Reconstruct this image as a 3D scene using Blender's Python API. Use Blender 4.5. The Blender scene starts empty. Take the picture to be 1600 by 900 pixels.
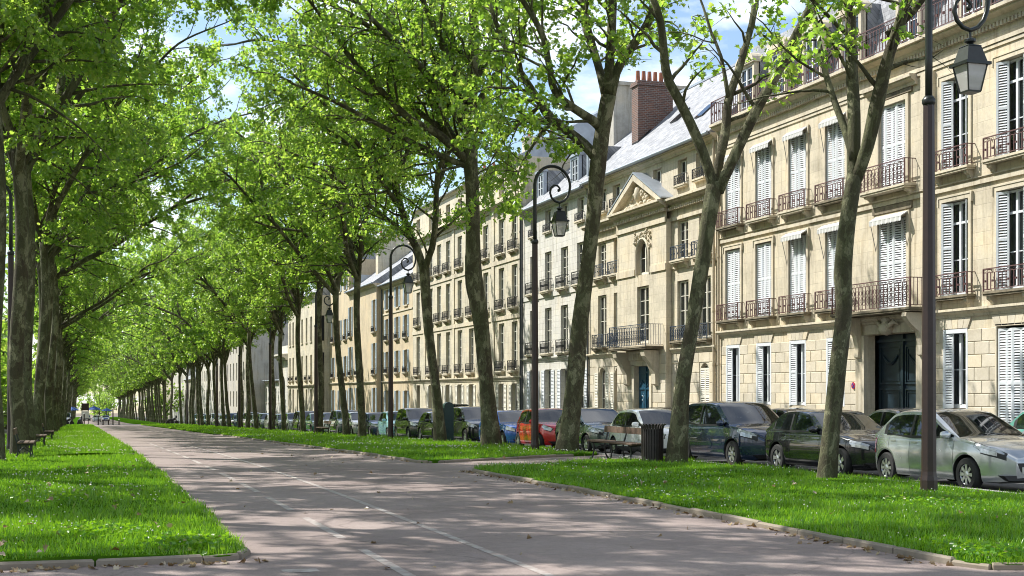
import bpy, math, random
import numpy as np
from mathutils import Vector, Matrix
# ---------------------------------------------------------------- camera, sky, sun, exposure
sc = bpy.context.scene
C = sc.collection
F, HZ, VPX, CAMZ = 2100.0, 612.0, 125.0, 1.75
TH = math.atan((800 - VPX) / F); CT, ST = math.cos(TH), math.sin(TH)
cam = bpy.data.cameras.new('camera'); co = bpy.data.objects.new('camera', cam); C.objects.link(co)
cam.sensor_width = 36; cam.lens = F / 1600 * 36; cam.shift_y = (HZ - 450) / 1600
cam.clip_start = 0.1; cam.clip_end = 6000
co.location = (0, 0, CAMZ); co.rotation_euler = (math.radians(90), 0, -TH)
sc.camera = co
SUN = Vector((-0.48, 0.46, 0.745)).normalized()
w = bpy.data.worlds.new('World'); sc.world = w; w.use_nodes = True
nt = w.node_tree; bg = nt.nodes['Background']
sky = nt.nodes.new('ShaderNodeTexSky'); sky.sky_type = 'NISHITA'; sky.sun_disc = False
sky.sun_elevation = math.asin(SUN.z); sky.sun_rotation = math.atan2(SUN.x, SUN.y)
sky.air_density = 1.0; sky.dust_density = 0.6; sky.ozone_density = 1.5
def W(t, **k):
    n = nt.nodes.new(t)
    for a, b in k.items(): setattr(n, a, b)
    return n
tc = W('ShaderNodeTexCoord'); sep = W('ShaderNodeSeparateXYZ'); nt.links.new(tc.outputs['Generated'], sep.inputs[0])
add = W('ShaderNodeMath', operation='ADD'); add.inputs[1].default_value = 0.22; nt.links.new(sep.outputs['Z'], add.inputs[0])
mx = W('ShaderNodeMath', operation='MAXIMUM'); mx.inputs[1].default_value = 0.05; nt.links.new(add.outputs[0], mx.inputs[0])
dv = W('ShaderNodeVectorMath', operation='DIVIDE'); nt.links.new(tc.outputs['Generated'], dv.inputs[0]); nt.links.new(mx.outputs[0], dv.inputs[1])
nz = W('ShaderNodeTexNoise'); nz.inputs['Scale'].default_value = 2.3; nz.inputs['Detail'].default_value = 9; nz.inputs['Roughness'].default_value = 0.55
nt.links.new(dv.outputs[0], nz.inputs['Vector'])
cr = W('ShaderNodeValToRGB'); cr.color_ramp.elements[0].position = 0.46; cr.color_ramp.elements[1].position = 0.62
nt.links.new(nz.outputs['Fac'], cr.inputs[0])
mix = W('ShaderNodeMixRGB'); mix.inputs[2].default_value = (9.0, 9.2, 9.6, 1)
nt.links.new(cr.outputs[0], mix.inputs[0]); nt.links.new(sky.outputs[0], mix.inputs[1]); nt.links.new(mix.outputs[0], bg.inputs[0])
bg.inputs[1].default_value = 0.122
sl = bpy.data.lights.new('sun', 'SUN'); so = bpy.data.objects.new('sun', sl); C.objects.link(so)
sl.energy = 5.0; sl.angle = math.radians(0.5); sl.color = (1.0, 0.96, 0.89)
so.rotation_euler = SUN.to_track_quat('Z', 'Y').to_euler(); so.location = (0, 0, 60)
vs = sc.view_settings; vs.view_transform = 'Standard'; vs.look = 'None'; vs.gamma = 1; vs.exposure = 0.68
cy = sc.cycles
cy.max_bounces = 9; cy.diffuse_bounces = 4; cy.glossy_bounces = 3; cy.transmission_bounces = 6; cy.transparent_max_bounces = 8
cy.caustics_reflective = False; cy.caustics_refractive = False; cy.sample_clamp_indirect = 6
cy.use_denoising = True; cy.denoiser = 'OPENIMAGEDENOISE'; cy.use_adaptive_sampling = False; cy.filter_width = 1.0
# ---------------------------------------------------------------- helpers
def gz(y):
    a, b, k = 16.0, 45.0, 0.018
    if y < a: return 0.0
    if y < b: return -k * (y - a) ** 2 / (2 * (b - a))
    z = -k * (b - a) / 2 - k * (min(y, 260) - b)
    if y > 260: z -= 0.0145 * (y - 260)
    return z
gzv = np.vectorize(gz, otypes=[float])
def U2Y(u, X):                      # where a line of sight in column u meets the vertical plane x = X
    return (F * X / (CT * (u - VPX)) - X * ST) / CT
def V2Z(u, v, X):
    return CAMZ + (HZ - v) * (X / (CT * (u - VPX)))
R2 = random.Random(7)
class MB:
    def __init__(s): s.v = []; s.f = []; s.m = []
    def add(s, vs, fs, m=0):
        o = len(s.v); s.v += [tuple(p) for p in vs]
        for f in fs: s.f.append(tuple(i + o for i in f)); s.m.append(m)
    def box(s, x0, x1, y0, y1, z0, z1, m=0):
        s.add([(x0,y0,z0),(x1,y0,z0),(x1,y1,z0),(x0,y1,z0),(x0,y0,z1),(x1,y0,z1),(x1,y1,z1),(x0,y1,z1)],
              [(0,3,2,1),(4,5,6,7),(0,1,5,4),(1,2,6,5),(2,3,7,6),(3,0,4,7)], m)
    def prism(s, poly, h, m=0):      # poly: list of 3d points (planar), h: extrusion vector
        n = len(poly); a = [Vector(p) for p in poly]; b = [p + Vector(h) for p in a]
        s.add(a + b, [tuple(range(n))[::-1], tuple(range(n, 2*n))] + [(i, (i+1) % n, n+(i+1) % n, n+i) for i in range(n)], m)
    def tube(s, P, R, n=8, m=0, caps=True, flat=1.0, ph=0.0):
        P = [Vector(p) for p in P]
        if not hasattr(R, '__len__'): R = [R] * len(P)
        t = (P[1] - P[0]).normalized()
        u = t.cross(Vector((0, 0, 1))) if abs(t.z) < 0.9 else t.cross(Vector((0, 1, 0)))
        u.normalize(); vs = []; N = len(P)
        for i, p in enumerate(P):
            t = (P[min(i+1, N-1)] - P[max(i-1, 0)]).normalized()
            u = (u - t * u.dot(t)).normalized(); v = t.cross(u)
            for k in range(n):
                a = 2*math.pi*k/n + ph; vs.append(p + (u*math.cos(a) + v*math.sin(a)*flat) * R[i])
        fs = [(i*n+k, i*n+(k+1) % n, (i+1)*n+(k+1) % n, (i+1)*n+k) for i in range(N-1) for k in range(n)]
        if caps: fs += [tuple(range(n))[::-1], tuple(range((N-1)*n, N*n))]
        s.add(vs, fs, m)
    def lathe(s, prof, n=16, c=(0,0,0), m=0, ax='z'):
        vs = []
        for r, z in prof:
            for k in range(n):
                a = 2*math.pi*k/n; p = (r*math.cos(a), r*math.sin(a), z)
                if ax == 'y': p = (p[0], p[2], p[1])
                vs.append((p[0]+c[0], p[1]+c[1], p[2]+c[2]))
        N = len(prof)
        fs = [(i*n+k, i*n+(k+1) % n, (i+1)*n+(k+1) % n, (i+1)*n+k) for i in range(N-1) for k in range(n)]
        fs += [tuple(range(n))[::-1], tuple(range((N-1)*n, N*n))]
        if ax == 'y': fs = [f[::-1] for f in fs]
        s.add(vs, fs, m)
    def mesh(s, name, mats, smooth=False):
        me = bpy.data.meshes.new(name); me.from_pydata(s.v, [], s.f)
        for m in (mats if isinstance(mats, (list, tuple)) else [mats]): me.materials.append(m)
        if len(me.materials) > 1: me.polygons.foreach_set('material_index', s.m)
        if smooth: me.polygons.foreach_set('use_smooth', [True]*len(s.f))
        me.update(); return me
def smooth_angle(me, ang=0.6):
    me.polygons.foreach_set('use_smooth', [True]*len(me.polygons))
    try: me.set_sharp_from_angle(angle=ang)
    except Exception: pass
def place(name, me, parent=None, loc=(0,0,0), rot=None, scale=None):
    o = bpy.data.objects.new(name, me); C.objects.link(o); o.location = loc
    if rot: o.rotation_euler = rot
    if scale: o.scale = scale
    if parent is not None: o.parent = parent
    return o
def wplace(name, me, root, loc=(0,0,0), rot=None):     # child of an unrotated root, given in world coordinates
    l = Vector(loc) - root.location
    return place(name, me, root, l, rot)
def tag(o, label=None, cat=None, group=None, kind=None):
    for k, v in (('label', label), ('category', cat), ('group', group), ('kind', kind)):
        if v: o[k] = v
    return o
def empty(name, loc, label, cat, group=None, rz=0, rx=0):
    o = bpy.data.objects.new(name, None); C.objects.link(o); o.location = loc; o.rotation_euler = (rx, 0, rz)
    o.empty_display_size = 0.2
    return tag(o, label, cat, group)
def struct(name, me): return tag(place(name, me), kind='structure')
def np_mesh(name, V, loops, starts, totals, mat, smooth=False):
    me = bpy.data.meshes.new(name)
    me.vertices.add(len(V)); me.vertices.foreach_set('co', np.asarray(V, np.float32).ravel())
    me.loops.add(len(loops)); me.loops.foreach_set('vertex_index', np.asarray(loops, np.int32))
    me.polygons.add(len(starts)); me.polygons.foreach_set('loop_start', np.asarray(starts, np.int32))
    try: me.polygons.foreach_set('loop_total', np.asarray(totals, np.int32))
    except Exception: pass
    if smooth: me.polygons.foreach_set('use_smooth', np.ones(len(starts), bool))
    me.materials.append(mat); me.update(calc_edges=True); me.validate(); return me
# ---------------------------------------------------------------- materials
class NM:
    def __init__(s, name):
        s.m = bpy.data.materials.new(name); s.m.use_nodes = True; s.t = s.m.node_tree
        s.b = s.t.nodes['Principled BSDF']; s.out = s.t.nodes['Material Output']
    def n(s, t, ins=None, **k):
        n = s.t.nodes.new(t)
        for a, b in k.items(): setattr(n, a, b)
        for a, b in (ins or {}).items():
            if isinstance(b, bpy.types.NodeSocket): s.t.links.new(b, n.inputs[a])
            else: n.inputs[a].default_value = b
        return n
    def l(s, a, b): s.t.links.new(a, b)
    def ramp(s, fac, stops):
        r = s.n('ShaderNodeValToRGB', {0: fac}); e = r.color_ramp.elements
        while len(e) < len(stops): e.new(0.5)
        for i, (p, c) in enumerate(stops): e[i].position = p; e[i].color = (*c, 1) if len(c) == 3 else c
        return r.outputs[0]
    def mixc(s, fac, a, b, mode='MIX'):
        n = s.n('ShaderNodeMixRGB', blend_type=mode)
        for i, v in ((0, fac), (1, a), (2, b)):
            if isinstance(v, bpy.types.NodeSocket): s.l(v, n.inputs[i])
            else: n.inputs[i].default_value = v if not isinstance(v, tuple) or len(v) == 4 else (*v, 1)
        return n.outputs[0]
    def noise(s, vec, scale, detail=4, rough=0.6):
        return s.n('ShaderNodeTexNoise', {'Vector': vec, 'Scale': scale, 'Detail': detail, 'Roughness': rough}).outputs['Fac']
    def obj(s): return s.n('ShaderNodeTexCoord').outputs['Object']
    def pos(s): return s.n('ShaderNodeNewGeometry').outputs['Position']
    def bump(s, h, st=0.3, d=0.02):
        s.l(s.n('ShaderNodeBump', {'Height': h, 'Strength': st, 'Distance': d}).outputs[0], s.b.inputs['Normal'])
def simple(name, col, rough=0.6, metal=0.0, var=0.0, scale=8, spec=0.5, coat=0.0):
    k = NM(name); k.b.inputs['Roughness'].default_value = rough; k.b.inputs['Metallic'].default_value = metal
    k.b.inputs['Specular IOR Level'].default_value = spec; k.b.inputs['Coat Weight'].default_value = coat
    k.b.inputs['Coat Roughness'].default_value = 0.03
    if var:
        f = k.noise(k.pos(), scale, 6)
        c = k.ramp(f, [(0.3, tuple(x*(1-var) for x in col)), (0.7, tuple(min(1, x*(1+var)) for x in col))]); k.l(c, k.b.inputs['Base Color'])
    else: k.b.inputs['Base Color'].default_value = (*col, 1)
    return k.m
def stone(name, col, bw=0.9, bh=0.36, joint=0.55, stain=0.25, mort=0.012):
    k = NM(name); p = k.pos(); s = k.n('ShaderNodeSeparateXYZ', {0: p})
    sxy = k.n('ShaderNodeMath', {0: s.outputs['X'], 1: s.outputs['Y']}, operation='ADD')
    v = k.n('ShaderNodeCombineXYZ', {0: sxy.outputs[0], 1: s.outputs['Z'], 2: 0.0}).outputs[0]
    br = k.n('ShaderNodeTexBrick', {'Vector': v, 'Scale': 1.0, 'Mortar Size': mort, 'Mortar Smooth': 0.3, 'Bias': 0.0, 'Brick Width': bw, 'Row Height': bh,
             'Color1': (0.93, 0.93, 0.93, 1), 'Color2': (1.03, 1.03, 1.03, 1), 'Mortar': (joint, joint, joint, 1)})
    big = k.noise(p, 0.6, 7, 0.65); fine = k.noise(p, 9, 6, 0.7)
    vs_ = k.n('ShaderNodeMapping', {'Vector': p, 'Scale': (2.5, 2.5, 0.22)}).outputs[0]
    streak = k.noise(vs_, 1.6, 6, 0.7)
    c = k.ramp(big, [(0.3, tuple(x*(1-stain) for x in col)), (0.5, col), (0.72, (min(1, col[0]*1.13), col[1]*1.06, col[2]*0.95))])
    c = k.mixc(1.0, c, br.outputs['Color'], 'MULTIPLY')
    c = k.mixc(0.75, c, k.ramp(streak, [(0.33, (0.58, 0.54, 0.48)), (0.5, (1, 1, 1))]), 'MULTIPLY')
    c = k.mixc(0.5, c, k.ramp(fine, [(0.3, (0.75, 0.75, 0.75)), (0.7, (1.1, 1.1, 1.1))]), 'MULTIPLY')
    k.l(c, k.b.inputs['Base Color']); k.b.inputs['Roughness'].default_value = 0.85
    h = k.n('ShaderNodeMath', {0: br.outputs['Fac'], 1: -0.8}, operation='MULTIPLY').outputs[0]
    h2 = k.n('ShaderNodeMath', {0: h, 1: fine}, operation='ADD').outputs[0]
    k.bump(h2, 0.35, 0.012); return k.m
def block_stone(name, col):
    k = NM(name); p = k.pos(); r = k.n('ShaderNodeObjectInfo').outputs['Random']
    big = k.noise(p, 1.2, 6, 0.65); fine = k.noise(p, 14, 6, 0.7)
    c = k.ramp(r, [(0.0, tuple(x*0.86 for x in col)), (0.5, col), (1.0, (min(1, col[0]*1.1), col[1]*1.06, col[2]*0.98))])
    c = k.mixc(0.6, c, k.ramp(big, [(0.3, (0.72, 0.69, 0.62)), (0.6, (1.05, 1.05, 1.05))]), 'MULTIPLY')
    c = k.mixc(0.5, c, k.ramp(fine, [(0.3, (0.78, 0.78, 0.78)), (0.7, (1.08, 1.08, 1.08))]), 'MULTIPLY')
    k.l(c, k.b.inputs['Base Color']); k.b.inputs['Roughness'].default_value = 0.85; k.bump(fine, 0.3, 0.01); return k.m
def slate(name):
    k = NM(name); p = k.pos(); s = k.n('ShaderNodeSeparateXYZ', {0: p})
    sxz = k.n('ShaderNodeMath', {0: s.outputs['X'], 1: s.outputs['Z']}, operation='ADD')
    v = k.n('ShaderNodeCombineXYZ', {0: s.outputs['Y'], 1: sxz.outputs[0], 2: 0.0}).outputs[0]
    br = k.n('ShaderNodeTexBrick', {'Vector': v, 'Scale': 1.0, 'Mortar Size': 0.008, 'Brick Width': 0.26, 'Row Height': 0.2,
             'Color1': (0.17, 0.18, 0.20, 1), 'Color2': (0.32, 0.33, 0.355, 1), 'Mortar': (0.08, 0.085, 0.095, 1)})
    n_ = k.noise(p, 1.5, 6)
    c = k.mixc(0.5, br.outputs['Color'], k.ramp(n_, [(0.35, (0.55, 0.55, 0.55)), (0.65, (1.35, 1.35, 1.3))]), 'MULTIPLY')
    k.l(c, k.b.inputs['Base Color']); k.b.inputs['Roughness'].default_value = 0.6
    k.bump(br.outputs['Color'], 0.4, 0.02); return k.m
def brickmat(name):
    k = NM(name); p = k.pos(); s = k.n('ShaderNodeSeparateXYZ', {0: p})
    a = k.n('ShaderNodeMath', {0: s.outputs['X'], 1: s.outputs['Y']}, operation='ADD')
    v = k.n('ShaderNodeCombineXYZ', {0: a.outputs[0], 1: s.outputs['Z'], 2: 0.0}).outputs[0]
    br = k.n('ShaderNodeTexBrick', {'Vector': v, 'Scale': 1.0, 'Mortar Size': 0.012, 'Brick Width': 0.24, 'Row Height': 0.09, 'Bias': 0.1,
             'Color1': (0.20, 0.085, 0.055, 1), 'Color2': (0.11, 0.06, 0.05, 1), 'Mortar': (0.22, 0.2, 0.18, 1)})
    c = k.mixc(0.4, br.outputs['Color'], k.ramp(k.noise(p, 6, 5), [(0.3, (0.6, 0.6, 0.6)), (0.7, (1.2, 1.2, 1.2))]), 'MULTIPLY')
    k.l(c, k.b.inputs['Base Color']); k.b.inputs['Roughness'].default_value = 0.9; k.bump(br.outputs['Fac'], -0.4, 0.01); return k.m
def asphalt(name, c0, c1, c2):
    k = NM(name); p = k.pos()
    big = k.noise(p, 0.25, 8, 0.65); fine = k.noise(p, 55, 5, 0.8); mid = k.noise(p, 9.0, 8, 0.8)
    c = k.ramp(big, [(0.35, c0), (0.52, c1), (0.68, c2)])
    c = k.mixc(0.6, c, k.ramp(mid, [(0.38, (0.72, 0.72, 0.72)), (0.62, (1.12, 1.12, 1.12))]), 'MULTIPLY')
    c = k.mixc(0.8, c, k.ramp(fine, [(0.35, (0.55, 0.55, 0.55)), (0.65, (1.3, 1.3, 1.3))]), 'MULTIPLY')
    vo = k.n('ShaderNodeTexVoronoi', {'Vector': k.n('ShaderNodeVectorMath', {0: p, 1: k.n('ShaderNodeTexNoise', {'Vector': p, 'Scale': 1.1, 'Detail': 4}).outputs['Color']}, operation='ADD').outputs[0], 'Scale': 0.23}, feature='DISTANCE_TO_EDGE')
    c = k.mixc(0.45, c, k.ramp(vo.outputs['Distance'], [(0.0, (0.35, 0.33, 0.3)), (0.006, (1, 1, 1))]), 'MULTIPLY')
    k.l(c, k.b.inputs['Base Color']); k.b.inputs['Roughness'].default_value = 0.9; k.bump(fine, 0.5, 0.006); return k.m
def glassmat(name, tint=(0.02, 0.026, 0.028), trans=0.55, ior=1.6):
    k = NM(name); k.t.nodes.remove(k.b)
    lw = k.n('ShaderNodeFresnel', {'IOR': ior}).outputs[0]
    tr = k.n('ShaderNodeBsdfTransparent', {'Color': (*[0.85]*2, 0.85, 1)}); gl = k.n('ShaderNodeBsdfGlossy', {'Color': (0.95, 0.97, 1, 1), 'Roughness': 0.02})
    df = k.n('ShaderNodeBsdfDiffuse', {'Color': (*tint, 1)})
    a = k.n('ShaderNodeMixShader', {0: trans, 1: df.outputs[0], 2: tr.outputs[0]})
    b = k.n('ShaderNodeMixShader', {0: lw, 1: a.outputs[0], 2: gl.outputs[0]}); k.l(b.outputs[0], k.out.inputs[0]); return k.m
def leafmat(name, stops, tstops, tw=0.5):
    k = NM(name); k.t.nodes.remove(k.b)
    r = k.n('ShaderNodeNewGeometry').outputs['Random Per Island']
    c = k.ramp(r, stops); t = k.ramp(r, tstops)
    d = k.n('ShaderNodeBsdfDiffuse', {'Color': c}); tl = k.n('ShaderNodeBsdfTranslucent', {'Color': t}); g = k.n('ShaderNodeBsdfGlossy', {'Color': (1, 1, 1, 1), 'Roughness': 0.32})
    a = k.n('ShaderNodeMixShader', {0: tw, 1: d.outputs[0], 2: tl.outputs[0]})
    b = k.n('ShaderNodeMixShader', {0: 0.05, 1: a.outputs[0], 2: g.outputs[0]}); k.l(b.outputs[0], k.out.inputs[0]); return k.m
def barkmat(name):
    k = NM(name); p = k.n('ShaderNodeMapping', {'Vector': k.obj(), 'Scale': (1, 1, 0.55)}).outputs[0]
    nc = k.n('ShaderNodeTexNoise', {'Vector': p, 'Scale': 3.0, 'Detail': 5}).outputs['Color']
    pw = k.n('ShaderNodeVectorMath', {0: p, 1: k.n('ShaderNodeVectorMath', {0: nc, 1: (0.5, 0.5, 0.5)}, operation='MULTIPLY').outputs[0]}, operation='ADD').outputs[0]
    n1 = k.noise(pw, 3.6, 4, 0.5); n2 = k.noise(pw, 7.5, 5, 0.6); fine = k.noise(p, 34, 6, 0.7); big = k.noise(k.obj(), 0.5, 3)
    c = k.ramp(n1, [(0.0, (0.045, 0.036, 0.021)), (0.46, (0.075, 0.062, 0.034)), (0.49, (0.15, 0.145, 0.078)), (0.56, (0.095, 0.09, 0.048)), (0.585, (0.25, 0.24, 0.14)), (0.68, (0.29, 0.275, 0.17))])
    c = k.mixc(k.ramp(n2, [(0.58, (0, 0, 0)), (0.62, (0.75, 0.75, 0.75))]), c, (0.055, 0.04, 0.026))
    c = k.mixc(k.ramp(big, [(0.4, (0, 0, 0)), (0.65, (0.55, 0.55, 0.55))]), c, (0.075, 0.095, 0.028))
    c = k.mixc(0.7, c, k.ramp(fine, [(0.3, (0.48, 0.48, 0.48)), (0.7, (1.12, 1.12, 1.12))]), 'MULTIPLY')
    k.l(c, k.b.inputs['Base Color']); k.b.inputs['Roughness'].default_value = 0.9
    h = k.n('ShaderNodeMath', {0: n1, 1: fine}, operation='ADD').outputs[0]; k.bump(h, 0.9, 0.04); return k.m
def grassmat(name, a, b, t, isl=True):
    k = NM(name); k.t.nodes.remove(k.b); p = k.pos()
    r = k.n('ShaderNodeNewGeometry').outputs['Random Per Island'] if isl else k.noise(p, 30, 4, 0.7)
    big = k.noise(p, 1.6, 7, 0.68)
    c = k.mixc(0.85, k.ramp(r, [(0.0, a), (0.7, b), (0.93, (b[0]*1.7, b[1]*1.25, b[2]*1.5)), (0.955, (0.30, 0.27, 0.10))]), k.ramp(big, [(0.35, (0.42, 0.58, 0.45)), (0.65, (1.15, 1.08, 1.0))]), 'MULTIPLY')
    d = k.n('ShaderNodeBsdfDiffuse', {'Color': c}); tl = k.n('ShaderNodeBsdfTranslucent', {'Color': (*t, 1)}); g = k.n('ShaderNodeBsdfGlossy', {'Roughness': 0.35})
    s1 = k.n('ShaderNodeMixShader', {0: 0.42 if isl else 0.0, 1: d.outputs[0], 2: tl.outputs[0]})
    s2 = k.n('ShaderNodeMixShader', {0: 0.045 if isl else 0.0, 1: s1.outputs[0], 2: g.outputs[0]}); k.l(s2.outputs[0], k.out.inputs[0]); return k.m
def paint(name, col, metal=0.3):
    k = NM(name); k.b.inputs['Base Color'].default_value = (*col, 1); k.b.inputs['Metallic'].default_value = metal
    k.b.inputs['Roughness'].default_value = 0.32; k.b.inputs['Coat Weight'].default_value = 1.0; k.b.inputs['Coat Roughness'].default_value = 0.02
    p = k.obj(); f = k.noise(p, 2.5, 6)
    k.l(k.ramp(f, [(0.4, (0.20,)*3), (0.75, (0.30,)*3)]), k.b.inputs['Roughness']); return k.m
def worn_paint(name, col, under, lo=0.45, hi=0.6, scale=9):
    k = NM(name); p = k.pos(); f = k.noise(p, scale, 9, 0.75)
    k.l(k.mixc(k.ramp(f, [(lo, (0, 0, 0)), (hi, (1, 1, 1))]), under, col), k.b.inputs['Base Color']); k.b.inputs['Roughness'].default_value = 0.85; return k.m
M = {}
M['stone1'] = stone('limestone_warm', (0.62, 0.55, 0.42), 1.0, 0.40, 0.86)
M['stone1_block'] = block_stone('limestone_block', (0.61, 0.55, 0.44))
M['stone2'] = stone('limestone_golden', (0.62, 0.555, 0.43), 0.8, 0.36, 0.86)
M['stone3'] = stone('limestone_white', (0.64, 0.62, 0.565), 0.75, 0.33, 0.76, 0.12, 0.014)
M['stone4'] = stone('limestone_cream', (0.62, 0.565, 0.44), 0.8, 0.34, 0.86)
M['stone5'] = stone('render_ochre', (0.60, 0.50, 0.345), 3, 3, 0.97)
M['grey_wall'] = stone('render_grey', (0.47, 0.44, 0.38), 4, 4, 0.95)
M['trim'] = stone('limestone_trim', (0.62, 0.555, 0.43), 2.2, 9, 0.85)
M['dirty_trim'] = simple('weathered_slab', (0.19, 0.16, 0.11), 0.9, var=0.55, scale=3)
M['white'] = simple('white_paint', (0.66, 0.69, 0.72), 0.5, var=0.06, scale=5)
M['offwhite'] = simple('cream_paint', (0.70, 0.67, 0.58), 0.5, var=0.08, scale=5)
M['blue_shutter'] = simple('blue_grey_paint', (0.36, 0.44, 0.50), 0.6, var=0.1)
M['dark'] = simple('dark_void', (0.012, 0.012, 0.012), 0.9)
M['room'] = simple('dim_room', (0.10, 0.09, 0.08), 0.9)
M['curtain'] = simple('net_curtain', (0.62, 0.64, 0.66), 0.9, var=0.12, scale=12)
M['curtain2'] = simple('heavy_curtain', (0.16, 0.13, 0.10), 0.95, var=0.3, scale=14)
M['pane'] = glassmat('window_glass')
M['iron_brown'] = simple('rusty_red_iron', (0.115, 0.055, 0.055), 0.55, var=0.35, scale=20)
M['iron_dark'] = simple('dark_iron', (0.022, 0.022, 0.026), 0.45, var=0.3, scale=20)
M['iron_blue'] = simple('blue_black_iron', (0.045, 0.062, 0.095), 0.5, var=0.3, scale=20)
M['door_dark'] = simple('dark_blue_door', (0.012, 0.025, 0.036), 0.38, var=0.25, scale=6)
M['door_blue'] = simple('blue_door', (0.012, 0.065, 0.115), 0.4, var=0.25, scale=6)
M['slate'] = slate('slates'); M['zinc'] = simple('zinc', (0.36, 0.40, 0.45), 0.45, 0.4, var=0.15, scale=2)
M['brick'] = brickmat('chimney_brick'); M['terra'] = simple('terracotta', (0.30, 0.11, 0.06), 0.85, var=0.25)
M['canvas'] = simple('white_canvas', (0.58, 0.58, 0.56), 0.85, var=0.08); M['grey_metal'] = simple('grey_metal', (0.16, 0.16, 0.16), 0.45, 0.6)
M['pipe'] = simple('downpipe', (0.50, 0.42, 0.30), 0.6, var=0.15); M['pipe_dark'] = simple('dark_downpipe', (0.06, 0.065, 0.07), 0.5)
M['path'] = asphalt('pink_tarmac', (0.215, 0.165, 0.15), (0.275, 0.218, 0.20), (0.335, 0.27, 0.248))
M['street'] = asphalt('street_tarmac', (0.05, 0.05, 0.052), (0.075, 0.074, 0.074), (0.10, 0.098, 0.095))
M['pavement'] = asphalt('pavement_tarmac', (0.16, 0.15, 0.14), (0.21, 0.20, 0.185), (0.25, 0.24, 0.22))
M['soil'] = simple('dry_soil', (0.13, 0.10, 0.065), 0.95, var=0.35, scale=3)
M['kerb'] = block_stone('kerb_stone', (0.25, 0.215, 0.17)); M['granite'] = simple('granite_kerb', (0.27, 0.26, 0.25), 0.85, var=0.25, scale=25)
M['mark'] = worn_paint('worn_line', (0.44, 0.42, 0.39), (0.275, 0.218, 0.20), 0.40, 0.66, 5)
M['turf'] = grassmat('turf', (0.03, 0.085, 0.005), (0.06, 0.14, 0.01), (0, 0, 0), False)
M['blade'] = grassmat('grass_blade', (0.042, 0.155, 0.006), (0.13, 0.325, 0.016), (0.31, 0.58, 0.02))
M['bark'] = barkmat('plane_bark')
M['leaf'] = leafmat('plane_leaf', [(0, (0.055, 0.12, 0.014)), (0.6, (0.095, 0.18, 0.02)), (1, (0.15, 0.23, 0.03))], [(0, (0.31, 0.56, 0.05)), (0.6, (0.45, 0.70, 0.07)), (1, (0.66, 0.82, 0.13))], 0.58)
M['clover'] = simple('clover_white', (0.70, 0.68, 0.62), 0.8)
M['litter'] = leafmat('dry_leaf', [(0, (0.16, 0.09, 0.035)), (0.5, (0.27, 0.19, 0.09)), (1, (0.50, 0.44, 0.32))], [(0, (0.2, 0.1, 0.03)), (1, (0.3, 0.2, 0.08))], 0.15)
M['lamp_brown'] = simple('lamp_brown_paint', (0.030, 0.015, 0.012), 0.42, var=0.25, scale=7); M['lamp_black'] = simple('lamp_black_paint', (0.012, 0.016, 0.014), 0.35, var=0.4, scale=9)
M['lamp_glass'] = glassmat('lantern_glass', (0.75, 0.75, 0.72), 0.45)
M['wood'] = simple('bench_wood', (0.095, 0.058, 0.036), 0.75, var=0.4, scale=14); M['cast'] = simple('cast_iron', (0.02, 0.022, 0.02), 0.5, var=0.3)
M['bin'] = simple('bin_brown', (0.032, 0.022, 0.02), 0.5, var=0.3); M['green'] = simple('machine_green', (0.008, 0.035, 0.03), 0.4, var=0.15)
M['tyre'] = simple('tyre', (0.018, 0.018, 0.018), 0.85, var=0.2, scale=30); M['rim'] = simple('alloy', (0.55, 0.55, 0.56), 0.3, 0.85)
M['carglass'] = glassmat('car_glass', (0.008, 0.011, 0.011), 0.12, 1.62); M['trimblack'] = simple('black_trim', (0.014, 0.014, 0.015), 0.5)
M['lens'] = simple('headlight_lens', (0.48, 0.50, 0.51), 0.15, 0.3, var=0.3, scale=12, coat=1.0); M['redlens'] = simple('tail_lens', (0.35, 0.012, 0.015), 0.15, coat=1.0)
M['plate'] = simple('plate', (0.55, 0.55, 0.50), 0.4); M['chrome'] = simple('chrome', (0.7, 0.7, 0.7), 0.15, 1.0); M['seat'] = simple('car_seat', (0.07, 0.07, 0.075), 0.9)
M['signred'] = simple('sign_red', (0.5, 0.03, 0.04), 0.4); M['signblue'] = simple('sign_blue', (0.03, 0.06, 0.35), 0.4)
M['parasol'] = simple('blue_canvas', (0.04, 0.10, 0.35), 0.8); M['vanwhite'] = simple('van_white', (0.62, 0.64, 0.68), 0.4, coat=0.5)
# ---------------------------------------------------------------- ground, street, path, lawns
def ys(y0, y1):
    r = [y0]
    while r[-1] < y1 - 1e-6:
        y = r[-1]; st = 1.0 if y < 60 else (4 if y < 260 else 25); r.append(min(y1, y + st))
    return r
def sheet(name, x0, x1, y0, y1, dz, mat, nx=1):
    mb = MB(); Y = ys(y0, y1); xs = [x0 + (x1-x0)*i/nx for i in range(nx+1)]
    vs = [(x, y, gz(y) + dz) for y in Y for x in xs]; n = nx + 1
    mb.add(vs, [(j*n+i, j*n+i+1, (j+1)*n+i+1, (j+1)*n+i) for j in range(len(Y)-1) for i in range(nx)])
    return struct(name, mb.mesh(name, mat))
sheet('ground', -900, 900, -60, 2500, -0.10, M['soil'])
sheet('path', -5.5, 14.95, -40, 700, 0.0, M['path'])
sheet('street', 15.0, 23.0, -40, 700, -0.06, M['street'])
sheet('street_left', -14.0, -5.6, -40, 700, -0.05, M['street'])
sheet('cross_street', -40, 14.9, 206, 221, 0.004, M['street'])
mb = MB()
Y = ys(-40, 600)
for a, b in zip(Y[:-1], Y[1:]):
    mb.add([(23.0, a, gz(a)-.2), (23.0, b, gz(b)-.2), (23.0, b, gz(b)+.05), (23.0, a, gz(a)+.05), (25.2, b, gz(b)+.05), (25.2, a, gz(a)+.05)], [(0, 3, 2, 1), (3, 5, 4, 2)])
struct('pavement', mb.mesh('pavement', M['pavement']))
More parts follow.
